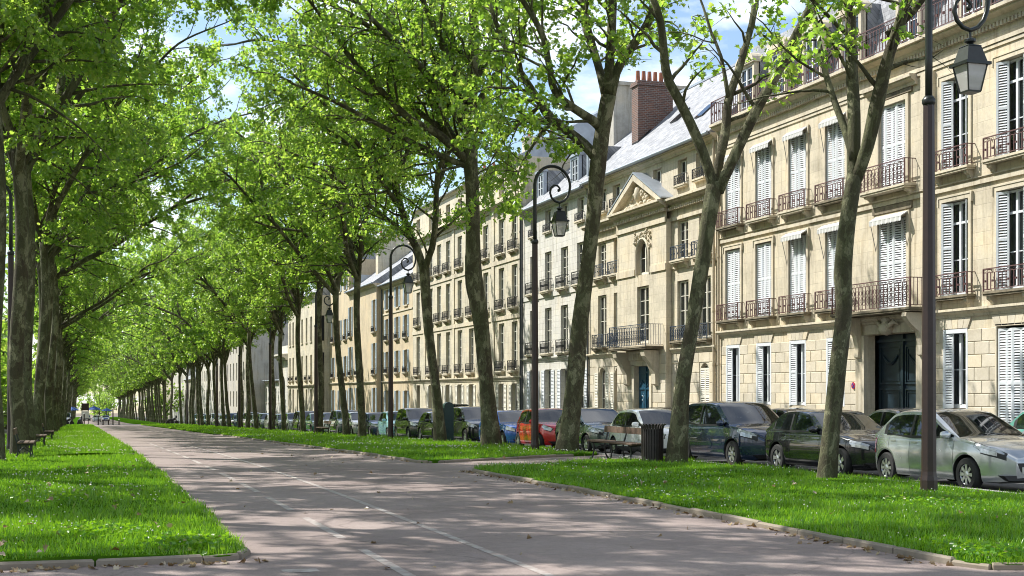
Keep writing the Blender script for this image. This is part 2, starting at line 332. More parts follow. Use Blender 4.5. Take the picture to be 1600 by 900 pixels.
def poly_range(poly, y):
    xs = []
    for (x0, y0), (x1, y1) in zip(poly, poly[1:] + poly[:1]):
        if (y0 - y) * (y1 - y) <= 0 and y0 != y1: xs.append(x0 + (x1-x0)*(y-y0)/(y1-y0))
    return (min(xs), max(xs)) if len(xs) > 1 else None
def rounded(poly, r, n=6):
    out = []
    for i, p in enumerate(poly):
        a, b, c = Vector(poly[i-1]), Vector(p), Vector(poly[(i+1) % len(poly)])
        q0 = b + (a-b).normalized()*r; q1 = b + (c-b).normalized()*r
        for k in range(n+1):
            t = k/n; q = q0*(1-t)**2 + b*2*t*(1-t) + q1*t*t; out.append((q.x, q.y))
    return out
LAWNS = [('lawn', rounded([(8.4, 11.0), (8.4, 29.4), (13.0, 32.4), (14.8, 32.7), (14.8, 11.0)], 0.55)),
         ('lawn', rounded([(8.4, 33.4), (8.4, 203), (14.8, 203), (14.8, 37.2), (13.0, 36.4)], 0.7)),
         ('lawn', rounded([(1.7, 14.1), (1.7, 41.4), (-4.6, 41.4), (-4.6, 14.1)], 0.5)),
         ('lawn', rounded([(1.7, 42.9), (1.7, 203), (-4.6, 203), (-4.6, 42.9)], 0.4)),
         ('lawn', rounded([(8.4, 224), (8.4, 600), (14.8, 600), (14.8, 224)], 0.7)),
         ('lawn', rounded([(0.5, 224), (0.5, 600), (-4.6, 600), (-4.6, 224)], 0.7))]
LH = 0.058
lawn_obj = []
def bumpz(x, y): return 0.02*math.sin(x*1.7 + y*0.6) + 0.018*math.sin(x*0.8 - y*1.3)
for nm, poly in LAWNS:
    mb = MB(); yl = min(p[1] for p in poly); yh = max(p[1] for p in poly)
    Yv = sorted(set([yl + 1e-4, yh - 1e-4] + [p[1] for p in poly if yl + 1e-3 < p[1] < yh - 1e-3] + [y for y in ys(yl, yh) if yl + .01 < y < yh - .01]))
    rows = []
    for y in Yv:
        r = poly_range(poly, y)
        if r: rows.append((y, *r))
    n = 8; vs = []
    for y, a, b in rows:
        for i in range(n+1):
            x = a + (b-a)*i/n; e = 0 if i in (0, n) else 1
            vs.append((x, y, gz(y) + LH + e*(0.02 + bumpz(x, y))))
    fs = [(j*(n+1)+i, j*(n+1)+i+1, (j+1)*(n+1)+i+1, (j+1)*(n+1)+i) for j in range(len(rows)-1) for i in range(n)]
    mb.add(vs, fs)
    for j in range(len(rows)-1):
        for i in (1, 2):
            p, q = (rows[j][i], rows[j][0]), (rows[j+1][i], rows[j+1][0])
            mb.add([(*p, gz(p[1])-.05), (*q, gz(q[1])-.05), (*q, gz(q[1])+LH), (*p, gz(p[1])+LH)], [(0, 1, 2, 3) if i == 1 else (3, 2, 1, 0)])
    for j, fl_ in ((0, True), (len(rows)-1, False)):
        y, a, b = rows[j]; q = [(a, y, gz(y)-.05), (b, y, gz(y)-.05), (b, y, gz(y)+LH), (a, y, gz(y)+LH)]
        for i in range(n): x0_, x1_ = a+(b-a)*i/n, a+(b-a)*(i+1)/n; t0, t1 = vs[j*(n+1)+i], vs[j*(n+1)+i+1]; mb.add([(x0_, y, gz(y)-.05), (x1_, y, gz(y)-.05), t1, t0], [(0, 1, 2, 3) if fl_ else (3, 2, 1, 0)])
    lawn_obj.append(struct(nm, mb.mesh('lawn', M['turf'], True)))
# kerb stones along the lawn edges, one by one
def bevel_box(lx, ly, lz, b):
    m = MB(); x, y, z = lx/2, ly/2, lz
    m.add([(-x,-y,0),(x,-y,0),(x,y,0),(-x,y,0),(-x,-y,z-b),(x,-y,z-b),(x,y,z-b),(-x,y,z-b),(-x+b,-y+b,z),(x-b,-y+b,z),(x-b,y-b,z),(-x+b,y-b,z)],
          [(0,1,5,4),(1,2,6,5),(2,3,7,6),(3,0,4,7),(4,5,9,8),(5,6,10,9),(6,7,11,10),(7,4,8,11),(8,9,10,11)])
    return m
kerb_me = bevel_box(0.085, 0.985, 0.20, 0.022).mesh('kerb_stone', M['kerb'])
rk = random.Random(3)
def kerb_run(parent, pts):
    P = [Vector((x, y)) for x, y in pts]; d = 0; acc = []
    for a, b in zip(P[:-1], P[1:]):
        L = (b-a).length; n = max(1, round(L)); 
        for i in range(n):
            c = a + (b-a)*((i+.5)/n); ang = math.atan2(-(b-a).x, (b-a).y)
            o = place('kerb_stone', kerb_me, parent, (c.x + rk.uniform(-.008, .008), c.y, gz(c.y) - 0.132 + rk.uniform(-.012, .012)),
                      (rk.uniform(-.008, .008) + math.atan(gz(c.y+.5)-gz(c.y-.5)), rk.uniform(-.03, .03), ang + rk.uniform(-.015, .015)), (1, L/n, 1))
def arc(cx, cy_, r, a0, a1, n): return [(cx + r*math.cos(math.radians(a0+(a1-a0)*i/n)), cy_ + r*math.sin(math.radians(a0+(a1-a0)*i/n))) for i in range(n+1)]
def corner(k, v): p = LAWNS[k][1][v*7:v*7+7]; return [p[0], p[3], p[6]]
def ends(k, v, w_, ymax=90.0):               # straight edge between two rounded corners
    a, b = LAWNS[k][1][v*7+6], LAWNS[k][1][w_*7]
    if b[1] > ymax: b = (a[0]+(b[0]-a[0])*(ymax-a[1])/(b[1]-a[1]), ymax)
    if a[1] > ymax: a = (b[0]+(a[0]-b[0])*(ymax-b[1])/(a[1]-b[1]), ymax)
    return [a, b]
for k, cs, es in ((0, (0, 1, 2), ((0, 1), (1, 2), (4, 0))), (1, (0, 4), ((0, 1), (4, 0))), (2, (0, 1), ((0, 1), (3, 0))), (3, (0,), ((0, 1),))):
    for v in cs: kerb_run(lawn_obj[k], corner(k, v))
    for v, w_ in es: kerb_run(lawn_obj[k], ends(k, v, w_))
mb = MB()
for a, b in zip(Y[:-1], Y[1:]):
    mb.add([(14.86, a, gz(a)+.05), (15.05, a, gz(a)+.05), (15.05, b, gz(b)+.05), (14.86, b, gz(b)+.05), (15.05, a, gz(a)-.2), (15.05, b, gz(b)-.2), (14.86, a, gz(a)-.1), (14.86, b, gz(b)-.1)],
           [(0, 1, 2, 3), (1, 4, 5, 2), (6, 0, 3, 7)])
struct('street_kerb', mb.mesh('street_kerb', M['granite']))
# painted lines on the path
def line(x, y0, y1, wd, x1=None):
    mb = MB(); Yl = ys(y0, y1)
    x1 = x if x1 is None else x1
    f = lambda y: x + (x1-x)*(y-y0)/(y1-y0)
    vs = [(f(y)+d, y, gz(y)+0.004) for y in Yl for d in (-wd/2, wd/2)]
    mb.add(vs, [(2*i, 2*i+1, 2*i+3, 2*i+2) for i in range(len(Yl)-1)])
    return tag(struct('painted_line', mb.mesh('painted_line', M['mark'])))
y = 8.0
while y < 60: line(2.98, y, y + 2.75, 0.11); y += 3.95
line(4.25, 6, 60, 0.10)
line(2.05, 13.0, 13.25, 0.35)
# ---------------------------------------------------------------- building kit
ME = {}
def cached(key, fn):
    if key not in ME: ME[key] = fn()
    return ME[key]
def win_mesh(w, h, style):
    f = MB(); g = MB(); t = 0.07
    f.box(-.03, .05, -w/2, -w/2+t, 0, h); f.box(-.03, .05, w/2-t, w/2, 0, h)
    f.box(-.028, .05, -w/2+t, w/2-t, 0, t*1.6); f.box(-.028, .05, -w/2+t, w/2-t, h-t, h)
    f.box(-.045, .05, -.045, .045, t*1.6, h-t)
    if style == 'tall':
        ht = h*0.76; f.box(-.04, .05, -w/2+t, -.045, ht, ht+.07); f.box(-.04, .05, .045, w/2-t, ht, ht+.07)
        bars = [h*0.38]
    elif style == 'three': bars = [h*i/4 for i in (1, 2, 3)]
    elif style == 'four': bars = [h*i/5 for i in (1, 2, 3, 4)]
    else: bars = [h*0.5]
    for z in bars:
        f.box(-.02, .03, -w/2+t, -.045, z-.015, z+.015); f.box(-.02, .03, .045, w/2-t, z-.015, z+.015)
    for s in (-1, 1):
        y0, y1 = sorted((s*.04, s*(w/2-t+.005))); g.add([(.012, y0, t), (.012, y1, t), (.012, y1, h-t+.01), (.012, y0, h-t+.01)], [(0, 3, 2, 1)])
    return f, g
def curtain_mesh(w, h, part):
    c = MB(); n = 36
    a, b = {'full': (-w/2, w/2), 'left': (-w/2, -w*.12), 'right': (w*.12, w/2)}[part]
    vs = []
    for i in range(n+1):
        y = a + (b-a)*i/n; x = .14 + .022*math.sin(i*1.45) + .012*math.sin(i*0.6)
        vs += [(x, y, 0.02), (x*1.0 + .02, y, h-.02)]
    c.add(vs, [(2*i, 2*i+1, 2*i+3, 2*i+2) for i in range(n)]); return c
def leaf_mesh(w, h, mat, n_mid=1, pitch=0.077):   # a louvred shutter leaf, its back on x=0, standing towards -x
    f = MB(); l = MB(); st = 0.062 if w > .3 else .045
    f.box(-.035, 0, -w/2, -w/2+st, 0, h); f.box(-.035, 0, w/2-st, w/2, 0, h)
    rails = [0] + [h*(i+1)/(n_mid+1) for i in range(n_mid)] + [h-.08]
    for z in rails: f.box(-.034, 0, -w/2+st, w/2-st, z, z+.08)
    for a, b in zip(rails[:-1], rails[1:]):
        z0, z1 = a+.08, b; k = max(1, round((z1-z0)/pitch)); p = (z1-z0)/k
        for i in range(k):
            z = z0 + i*p
            l.add([(-.034, -w/2+st, z), (-.034, w/2-st, z), (-.016, w/2-st, z+p*.56), (-.016, -w/2+st, z+p*.56), (-.026, -w/2+st, z-.004), (-.026, w/2-st, z-.004), (-.008, w/2-st, z+p*.50), (-.008, -w/2+st, z+p*.50)],
                  [(0, 3, 2, 1), (4, 5, 6, 7), (0, 1, 5, 4), (2, 3, 7, 6)])
    return f, l
def rail_mesh(L, h, style, ret=0.28):
    """wrought-iron guard: front run along y at x=0 with returns to +x"""
    m = MB(); b = 0.0105
    m.box(-.02, .02, -L/2, L/2, h-.03, h); m.box(-.012, .012, -L/2, L/2, .05, .07); m.box(-.010, .010, -L/2, L/2, h-.14, h-.122)
    for s in (-1, 1):
        y = s*(L/2-.012); m.box(.02, ret, y-.012, y+.012, h-.028, h-.002); m.box(.012, ret, y-.01, y+.01, .05, .07); m.box(-.02, .02, y-.018, y+.018, 0, h-.03)
        k = max(1, int(ret/.12))
        for i in range(1, k): m.box(ret*i/k-b*.8, ret*i/k+b*.8, y-b*.8, y+b*.8, .07, h-.03)
    pitch = {'oval': .165, 'scroll': .20, 'plain': .13}[style]
    n = max(2, round(L/pitch)); p = L/n
    def ring(cy_, cz, ry, rz, seg=10, r=.010):
        P = [(0, cy_+ry*math.cos(2*math.pi*i/seg), cz+rz*math.sin(2*math.pi*i/seg)) for i in range(seg+1)]
        m.tube(P, r, 3, caps=False)
    for i in range(n):
        y = -L/2 + p*(i+.5); 
        if i: m.box(-b, b, y-p/2-b, y-p/2+b, .07, h-.122)
        if style == 'oval':
            if i % 2 == 0: m.box(-.022, .022, y-.026, y+.026, h*.40, h*.49)
            ring(y, h-.082, p*.36, .034, 6, .006)
        elif style == 'scroll':
            ring(y, h*.36, p*.42, h*.17, 10, .009); ring(y, h*.64, p*.34, h*.09, 8, .009); ring(y, h*.36, p*.18, h*.07, 6, .009)
            ring(y, h-.082, p*.3, .03, 6, .007)
        else:
            ring(y, h*.45, p*.2, h*.1, 6, .008)
    return m
def slab_mesh(L, d, corb):
    m = MB(); m.box(-d-.03, 0, -L/2-.04, L/2+.04, -.07, 0); m.box(-d, 0, -L/2, L/2, -.13, -.072)
    return m
def corbel_mesh(d, hh):
    P = [(0, -.07, 0), (-d*.8, -.07, 0), (-d*.78, -.07, -hh*.3), (-d*.4, -.07, -hh*.55), (-d*.35, -.07, -hh*.8), (-d*.12, -.07, -hh), (0, -.07, -hh)]
    m = MB(); m.prism(P, (0, .14, 0)); return m
class Bld:
    def __init__(s, name, label, x, y0, y1, ztop, mat, cat='building', depth=11.0, e=None):
        s.x, s.y0, s.y1, s.z0, s.z1, s.mat, s.depth = x, y0, y1, min(gz(y0), gz(y1)) - .3, ztop, mat, depth
        s.e = e or empty(name, (x, (y0+y1)/2, s.z0), label, cat)
        s.holes = []; s.wall = None; s.rects = []
    def hole(s, yc, w, z0, z1, arch=0.0): s.holes.append((yc-w/2, yc+w/2, z0, z1, arch))
    def build_wall(s, rv=0.30, proj=()):
        """front wall with real openings; proj: (ya, yb, dx) stretches standing forward by dx"""
        m = MB(); H = s.holes; x = s.x
        yb = sorted(set([s.y0, s.y1] + [v for h in H for v in h[:2]])); zb = sorted(set([s.z0, s.z1] + [v for h in H for v in h[2:4]]))
        for a, b in zip(yb[:-1], yb[1:]):
            for c, d in zip(zb[:-1], zb[1:]):
                cy_, cz = (a+b)/2, (c+d)/2
                if any(h[0] < cy_ < h[1] and h[2] < cz < h[3] for h in H): continue
                m.add([(x, a, c), (x, b, c), (x, b, d), (x, a, d)], [(0, 3, 2, 1)])
        for a, b, c, d, ar in H:
            X = x + rv
            m.add([(x,a,c),(X,a,c),(X,a,d),(x,a,d),(x,b,c),(X,b,c),(X,b,d),(x,b,d)], [(0,1,2,3),(4,7,6,5),(0,4,5,1),(3,2,6,7)])
            if ar:
                n = 12; yc, hw = (a+b)/2, (b-a)/2; zs = d - ar
                A = [(yc-hw*math.cos(math.pi*i/n), zs + ar*math.sin(math.pi*i/n)) for i in range(n+1)]
                h2 = n//2
                m.prism([(x+.003, a, d)] + [(x+.003, p, q) for p, q in A[:h2+1]], (rv*.9, 0, 0)); m.prism([(x+.003, b, d)] + [(x+.003, p, q) for p, q in A[h2:][::-1]], (rv*.9, 0, 0))
        D = x + s.depth
        m.add([(x, s.y0, s.z0), (D, s.y0, s.z0), (D, s.y0, s.z1), (x, s.y0, s.z1), (x, s.y1, s.z0), (D, s.y1, s.z0), (D, s.y1, s.z1), (x, s.y1, s.z1)],
              [(0, 1, 2, 3), (4, 7, 6, 5), (3, 2, 6, 7)] + ([(1, 5, 6, 2)] if s.depth > 2 else []))
        s.wall = wplace('wall', m.mesh('wall', s.mat), s.e)
        if s.depth < 2: return s.wall
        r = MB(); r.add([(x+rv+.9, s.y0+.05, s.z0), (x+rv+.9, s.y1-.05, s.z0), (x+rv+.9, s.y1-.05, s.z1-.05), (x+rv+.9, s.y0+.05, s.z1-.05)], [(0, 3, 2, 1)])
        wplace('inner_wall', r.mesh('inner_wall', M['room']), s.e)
        return s.wall
    def part(s, name, mb, mat, smooth=False): return wplace(name, mb.mesh(name, mat, smooth), s.e)
    def window(s, yc, w, z0, h, style='three', mat='offwhite', rv=0.16, curtain=None, sub=True):
        k = (round(w, 2), round(h, 2), style, mat)
        if k not in ME:
            f, g = win_mesh(k[0], k[1], style); ME[k] = (f.mesh('window', M[mat]), g.mesh('pane', M['pane']))
        o = wplace('window', ME[k][0], s.e, (s.x+rv, yc, z0)); place('pane', ME[k][1], o)
        if curtain:
            for part, cm in curtain:
                kk = ('cur', k[0], k[1], part, cm); me = cached(kk, lambda: curtain_mesh(k[0]-.1, k[1], part).mesh('curtain', M[cm])); place('curtain', me, o)
        return o
    def shutter(s, yc, w, z0, h, mat='white', dx=0.0, rz=0.0, mid=1, pitch=.077):
        k = ('sh', round(w, 2), round(h, 2), mat, mid)
        if k not in ME:
            f, l = leaf_mesh(k[1], k[2], mat, mid, pitch); ME[k] = (f.mesh('shutter', M[mat]), l.mesh('louvres', M[mat]))
        o = wplace('shutter', ME[k][0], s.e, (s.x+dx, yc, z0), (0, 0, rz)); tag(place('louvres', ME[k][1], o), kind='stuff'); return o
    def closed(s, yc, w, z0, h, mat='white', dx=.08, n=4, fold=0.22):
        lw = w/n
        for i in range(n):
            c = yc - w/2 + lw*(i+.5); s.shutter(c, lw, z0, h, mat, dx, rz=fold*(1 if i % 2 else -1))
    def opened(s, yc, w, z0, h, mat='white', lw=None, mid=1):
        lw = lw or w*.5
        for sg in (-1, 1): s.shutter(yc + sg*(w/2 + lw/2 + .02), lw, z0, h, mat, -.012, mid=mid)
    def balcony(s, yc, L, z, d=.3, h=.66, iron='iron_brown', style='oval', corb=.3, slabmat='trim'):
        k = ('slab', round(L, 2), d, slabmat); me = cached(k, lambda: slab_mesh(k[1], d, corb).mesh('balcony', M[slabmat]))
        o = wplace('balcony', me, s.e, (s.x, yc, z))
        k2 = ('rail', round(L, 2), h, d, iron, style); me = cached(k2, lambda: rail_mesh(k2[1], h, style, d).mesh('railing', M[iron])); place('railing', me, o, (-d+.02, 0, 0))
        if corb:
            k3 = ('corb', d, corb); me = cached(k3, lambda: corbel_mesh(d, corb).mesh('corbel', M['trim']))
            for sg in (-1, 1): place('corbel', me, o, (0, sg*(L/2-.16), -.13))
        return o
    def band(s, name, z0, z1, d, y0=None, y1=None, mat='trim', x=None):
        y0 = s.y0 if y0 is None else y0; y1 = s.y1 if y1 is None else y1; x = s.x if x is None else x; m = MB(); h = z1-z0
        P = [(0, 0), (-.25*d, 0), (-.35*d, .3*h), (-.8*d, .55*h), (-.82*d, .7*h), (-d, .72*h), (-d, h), (0, h+.03*d)]
        m.prism([(x+a, y0, z0+b) for a, b in P], (0, y1-y0, 0)); return s.part(name, m, M[mat])
    def flatband(s, name, z0, z1, d, y0=None, y1=None, mat='trim', x=None):
        y0 = s.y0 if y0 is None else y0; y1 = s.y1 if y1 is None else y1; x = s.x if x is None else x
        m = MB(); m.box(x-d, x+.02, y0, y1, z0, z1); return s.part(name, m, M[mat])
    def surround(s, yc, w, z0, z1, t=.14, d=.05, ears=False):
        m = MB(); x = s.x
        m.box(x-d, x+.01, yc-w/2-t, yc-w/2, z0, z1+t); m.box(x-d, x+.01, yc+w/2, yc+w/2+t, z0, z1+t); m.box(x-d, x+.01, yc-w/2, yc+w/2, z1, z1+t)
        if ears:
            m.box(x-d-.02, x+.01, yc-w/2-t-.06, yc+w/2+t+.06, z1+t, z1+t+.05); m.box(x-d-.03, x+.01, yc-w/2-t-.06, yc-w/2-t, z1-.12, z1+t); m.box(x-d-.03, x+.01, yc+w/2+t, yc+w/2+t+.06, z1-.12, z1+t)
        return s.part('window_surround', m, M['trim'])
    def gable_roof(s, z, rise, run, over=.35, mat='slate', back=True):
        m = MB(); x0, xr, xb = s.x-over, s.x+run, s.x+max(s.depth, 2*run)+.2
        a, b = s.y0+.01, s.y1-.01; zl = z - .0
        m.prism([(x0, a, zl), (x0, a, zl-.08), (xb, a, zl-.08), (xb, a, zl), (xr, a, zl+rise)], (0, b-a, 0)); o = s.part('roof', m, M[mat])
        g = MB(); g.tube([(x0-.04, a, zl-.02), (x0-.04, b, zl-.02)], .075, 8); place('gutter', g.mesh('gutter', M['zinc']), o)
        rg = MB(); rg.box(xr-.12, xr+.12, a, b, zl+rise-.06, zl+rise+.06); place('ridge_cap', rg.mesh('ridge_cap', M['zinc']), o)
        return o
    def sub(s, name, mb, mat, parent): return place(name, mb.mesh(name, mat), parent)
    def pipe(s, y, z0, z1, mat='pipe', r=.055):
        m = MB(); m.tube([(s.x-.10, y, z0), (s.x-.10, y, z1)], r, 8)
        for k in range(int((z1-z0)/2.2)): m.tube([(s.x-.10, y, z0+1+2.2*k), (s.x-.10, y, z0+1.08+2.2*k)], r*1.35, 8)
        return s.part('downpipe', m, M[mat])
    def blocks(s, y0, y1, z0, z1, ch, holes, mat='stone1_block', single=1.35, run=.85, d=.026, g=.013):
        n = max(1, round((z1-z0)/ch)); ch = (z1-z0)/n
        for r in range(n):
            a, b = z0+r*ch, z0+(r+1)*ch; segs = [(y0, y1)]
            for h in holes:
                if h[2] < b-.05 and h[3] > a+.05:
                    ns = []
                    for p, q in segs:
                        if h[1] <= p or h[0] >= q: ns.append((p, q)); continue
                        if h[0] > p: ns.append((p, h[0]))
                        if h[1] < q: ns.append((h[1], q))
                    segs = ns
            for p, q in segs:
                L = q-p
                if L < .08: continue
                if L < single: cuts = [p, q] if r % 2 else [p, (p+q)/2, q]
                else:
                    k = max(1, round(L/run)); st = L/k; cuts = [p+st*i for i in range(k+1)]
                    if r % 2: cuts = [p] + [c+st/2 for c in cuts[:-1]] + [q]
                for i in range(len(cuts)-1):
                    wd = cuts[i+1]-cuts[i]-g
                    if wd < .05: continue
                    k = ('blk', round(wd, 2), round(ch, 3), d, mat)
                    def mk():
                        m = MB(); hh = k[2]-g; e = .014; ww = k[1]
                        F_ = [(-d+e, -ww/2, 0), (-d+e, ww/2, 0), (-d+e, ww/2, hh), (-d+e, -ww/2, hh), (-d, -ww/2+e, e), (-d, ww/2-e, e), (-d, ww/2-e, hh-e), (-d, -ww/2+e, hh-e), (.01, -ww/2, 0), (.01, ww/2, 0), (.01, ww/2, hh), (.01, -ww/2, hh)]
                        m.add(F_, [(4,7,6,5),(0,4,5,1),(1,5,6,2),(2,6,7,3),(3,7,4,0),(8,0,1,9),(9,1,2,10),(10,2,3,11),(11,3,0,8)]); return m.mesh('stone_block', M[mat])
                    o = place('stone_block', cached(k, mk), s.wall); o.location = Vector((s.x, (cuts[i]+cuts[i+1])/2, a+g/2))
                    o.location -= s.wall_origin()
    def wall_origin(s): return s.wall.location + s.e.location
    def voussoirs(s, yc, w, z0, z1, n=5, mat='stone1_block', d=.04):
        x = s.x; wt = w*1.28
        for i in range(n):
            a0, a1 = -w/2+w*i/n, -w/2+w*(i+1)/n; b0, b1 = -wt/2+wt*i/n, -wt/2+wt*(i+1)/n; g = .009; m = MB()
            m.prism([(x-d, yc+a0+g, z0), (x-d, yc+a1-g, z0), (x-d, yc+b1-g, z1), (x-d, yc+b0+g, z1)], (d+.01, 0, 0))
            place('voussoir', m.mesh('voussoir', M[mat]), s.wall, -s.wall_origin())
    def awning(s, yc, w, z, d=.24):
        m = MB(); x = s.x; n = 14
        m.prism([(x-.01, yc-w/2, z), (x-.05, yc-w/2, z+.03), (x-d, yc-w/2, z-.12), (x-d, yc-w/2, z-.15)], (0, w, 0))
        for i in range(n):
            a = yc-w/2+w*i/n; b = yc-w/2+w*(i+1)/n; q = .012*(1 if i % 2 else -1)
            m.add([(x-d+q, a, z-.13), (x-d-q, b, z-.13), (x-d-q, b, z-.27), (x-d+q*.5, (a+b)/2, z-.31), (x-d+q, a, z-.27)], [(0, 4, 3, 2, 1)])
        o = s.part('awning', m, M['canvas'])
        for sg in (-1, 1):
          a = MB(); a.tube([(x-d+.02, yc+sg*(w/2-.02), z-.15), (x-.02, yc+sg*(w/2-.02), z-1.25)], .012, 5)
          s.sub('arm', a, M['grey_metal'], o)
        return o
def chimney(b, x0, x1, y0, y1, z0, z1, mat, roof, pots=4):
    m = MB(); m.box(x0, x1, y0, y1, z0, z1-.25); m.box(x0-.07, x1+.07, y0-.07, y1+.07, z1-.25, z1-.1); m.box(x0-.03, x1+.03, y0-.03, y1+.03, z1-.1, z1)
    c = b.sub('chimney', m, M[mat], roof)
    p = MB()
    for i in range(pots):
        X = x0 + (x1-x0)*(i+.5)/pots; p.tube([(X, (y0+y1)/2, z1), (X, (y0+y1)/2, z1+.55)], [.13, .10], 8)
    b.sub('chimney_pots', p, M['terra'], roof)
def dormer(b, x, yc, w, z, h, roof, arch=True, mat='trim', cheek='slate', dep=2.2):
    """stone-fronted dormer standing on the roof at plane x"""
    m = MB(); t = .16
    m.box(x-.06, x+.2, yc-w/2-t, yc-w/2, z, z+h); m.box(x-.06, x+.2, yc+w/2, yc+w/2+t, z, z+h); m.box(x-.06, x+.2, yc-w/2, yc+w/2, z+h-.14, z+h)
    if arch:
        n = 8; hw = w/2+t+.08
        m.prism([(x-.16, yc+hw*math.cos(math.pi*i/n), z+h+.02+.42*math.sin(math.pi*i/n)) for i in range(n+1)], (.5, 0, 0)); m.box(x-.14, x+.2, yc-hw, yc+hw, z+h-.04, z+h+.05)
    else: m.box(x-.14, x+.2, yc-w/2-t-.05, yc+w/2+t+.05, z+h-.02, z+h+.12)
    d = b.sub('dormer', m, M[mat], roof)
    c = MB(); c.prism([(x+.15, yc-w/2-t, z), (x+.15, yc-w/2-t, z+h+(.2 if arch else .06)), (x+dep, yc-w/2-t, z+h+(.2 if arch else .06))], (0, w+2*t, 0)); b.sub('dormer_cheek', c, M[cheek], roof)
    k = (round(w-.02, 2), round(h-.18, 2), 'three', 'white')
    if k not in ME:
        f, g = win_mesh(k[0], k[1], 'three'); ME[k] = (f.mesh('window', M['white']), g.mesh('pane', M['pane']))
    o = wplace('window', ME[k][0], b.e, (x+.02, yc, z+.03)); place('pane', ME[k][1], o)
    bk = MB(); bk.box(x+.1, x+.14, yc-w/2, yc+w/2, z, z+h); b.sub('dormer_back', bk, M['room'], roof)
# ---------------------------------------------------------------- buildings along the street
FX = 25.0
y_of = lambda u, X=FX: U2Y(u, X)
rb = random.Random(11)
def curt():
    r = rb.random()
    return [('left', 'curtain'), ('right', 'curtain')] if r < .3 else ([('full', 'curtain')] if r < .85 else ([('left', 'curtain2'), ('right', 'curtain2')] if r < .93 else None))
# --- house with red-brown ironwork and white shutters (right)
B = Bld('townhouse', 'tall limestone townhouse with red-brown iron balconies and white louvred shutters', FX, 24.0, y_of(1124), 12.30, M['stone1'])
bays = [y_of(u) for u in (1146, 1194, 1247, 1306)]; yd = y_of(1395); bR = [y_of(1493.5), y_of(1582), y_of(1582)-3.3]
W1 = 1.28
gw = 1.12
for yb_ in bays + bR:
    B.hole(yb_, W1, 8.40, 11.18); B.hole(yb_, W1, 4.62, 7.48)
    if yb_ != bR[1]: B.hole(yb_, gw, 1.24, 3.62)
B.hole(bR[1], 1.3, 0.3, 3.62)
B.hole(yd, 1.54, 8.30, 11.05); B.hole(yd, 1.6, 4.40, 7.35); B.hole(yd, 2.9, B.z0, 3.62)
B.build_wall(.28)
gh = [h for h in B.holes if h[2] < 2]
B.blocks(B.y0, yd-2.3, -.6, 3.60, .392, gh); B.blocks(yd+2.0, B.y1-.25, -.6, 3.60, .392, gh)
for yb_ in bays + [bR[0], bR[2]]: B.voussoirs(yb_, gw+.1, 3.64, 3.96)
B.voussoirs(bR[1], 1.4, 3.64, 3.96)
ed = sorted([(yb_-W1*.58, yb_+W1*.58) for yb_ in bays + bR]); prev = B.y0
B.flatband('frieze', -.9, -.3, .06, mat='stone1'); B.flatband('plinth', -.3, .55, .05, yd+1.55, B.y1, 'stone1'); B.flatband('plinth', -.3, .55, .05, B.y0, yd-1.55, 'stone1')
B.band('cornice', 3.97, 4.22, .20); B.flatband('string_course', 7.80, 7.93, .07); B.band('string_course', 7.93, 8.02, .10)
B.flatband('architrave', 11.62, 11.72, .04); B.flatband('architrave', 11.74, 11.86, .07)
B.band('cornice', 12.30, 12.66, .48)
dm = MB(); yy = B.y0
while yy < B.y1 - .1: dm.box(B.x-.14, B.x, yy, yy+.09, 12.16, 12.29); yy += .16
tag(B.part('dentils', dm, M['trim']), kind='stuff')
yp = y_of(1452)
for z0, z1, d in ((4.24, 7.79, .10), (8.03, 11.60, .10), (-.3, 3.95, .09)): B.flatband('pilaster', z0, z1, d, yp-.32, yp+.32, 'stone1')
for yb_ in bays: 
    B.closed(yb_, W1, 8.40, 2.76); B.closed(yb_, W1, 4.64, 2.80, fold=.12)
B.closed(yd, 1.54, 8.32, 2.72, n=5); B.closed(yd, 1.6, 4.42, 2.9, n=4)
for i, yb_ in enumerate(bays): 
    B.awning(yb_, W1+.2, 11.30)
    if i > 1: B.awning(yb_, W1+.2, 7.58, .30)
B.awning(yd, 1.8, 7.46, .30)
for yb_ in bays + bR:
    B.surround(yb_, W1, 8.42, 11.18, .13, .05, True); B.surround(yb_, W1, 4.64, 7.48, .13, .05, True)
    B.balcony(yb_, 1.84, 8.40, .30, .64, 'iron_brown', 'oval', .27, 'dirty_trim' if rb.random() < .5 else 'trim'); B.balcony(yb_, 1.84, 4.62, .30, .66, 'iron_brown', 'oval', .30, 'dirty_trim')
B.surround(yd, 1.54, 8.32, 11.05, .16, .06); B.surround(yd, 1.6, 4.42, 7.35, .16, .06)
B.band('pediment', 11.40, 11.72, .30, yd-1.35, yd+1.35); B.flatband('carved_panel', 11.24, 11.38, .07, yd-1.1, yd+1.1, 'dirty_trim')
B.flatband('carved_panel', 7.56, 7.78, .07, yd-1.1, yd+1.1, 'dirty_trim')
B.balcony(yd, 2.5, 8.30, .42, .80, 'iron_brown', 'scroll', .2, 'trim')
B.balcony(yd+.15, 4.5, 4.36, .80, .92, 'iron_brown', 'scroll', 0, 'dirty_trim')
for yb_ in bR:
    for z, h in ((8.42, 2.74), (4.64, 2.82)):
        B.window(yb_, W1-.04, z, h, 'tall', 'white', .20, [('full', 'curtain')] if z < 5 else [('left', 'curtain'), ('right', 'curtain2')])
        B.shutter(yb_+W1/2-.20, .38, z, h-.02, 'white', .03, .5); B.shutter(yb_-W1/2+.16, .30, z, h-.02, 'white', .03, -.6)
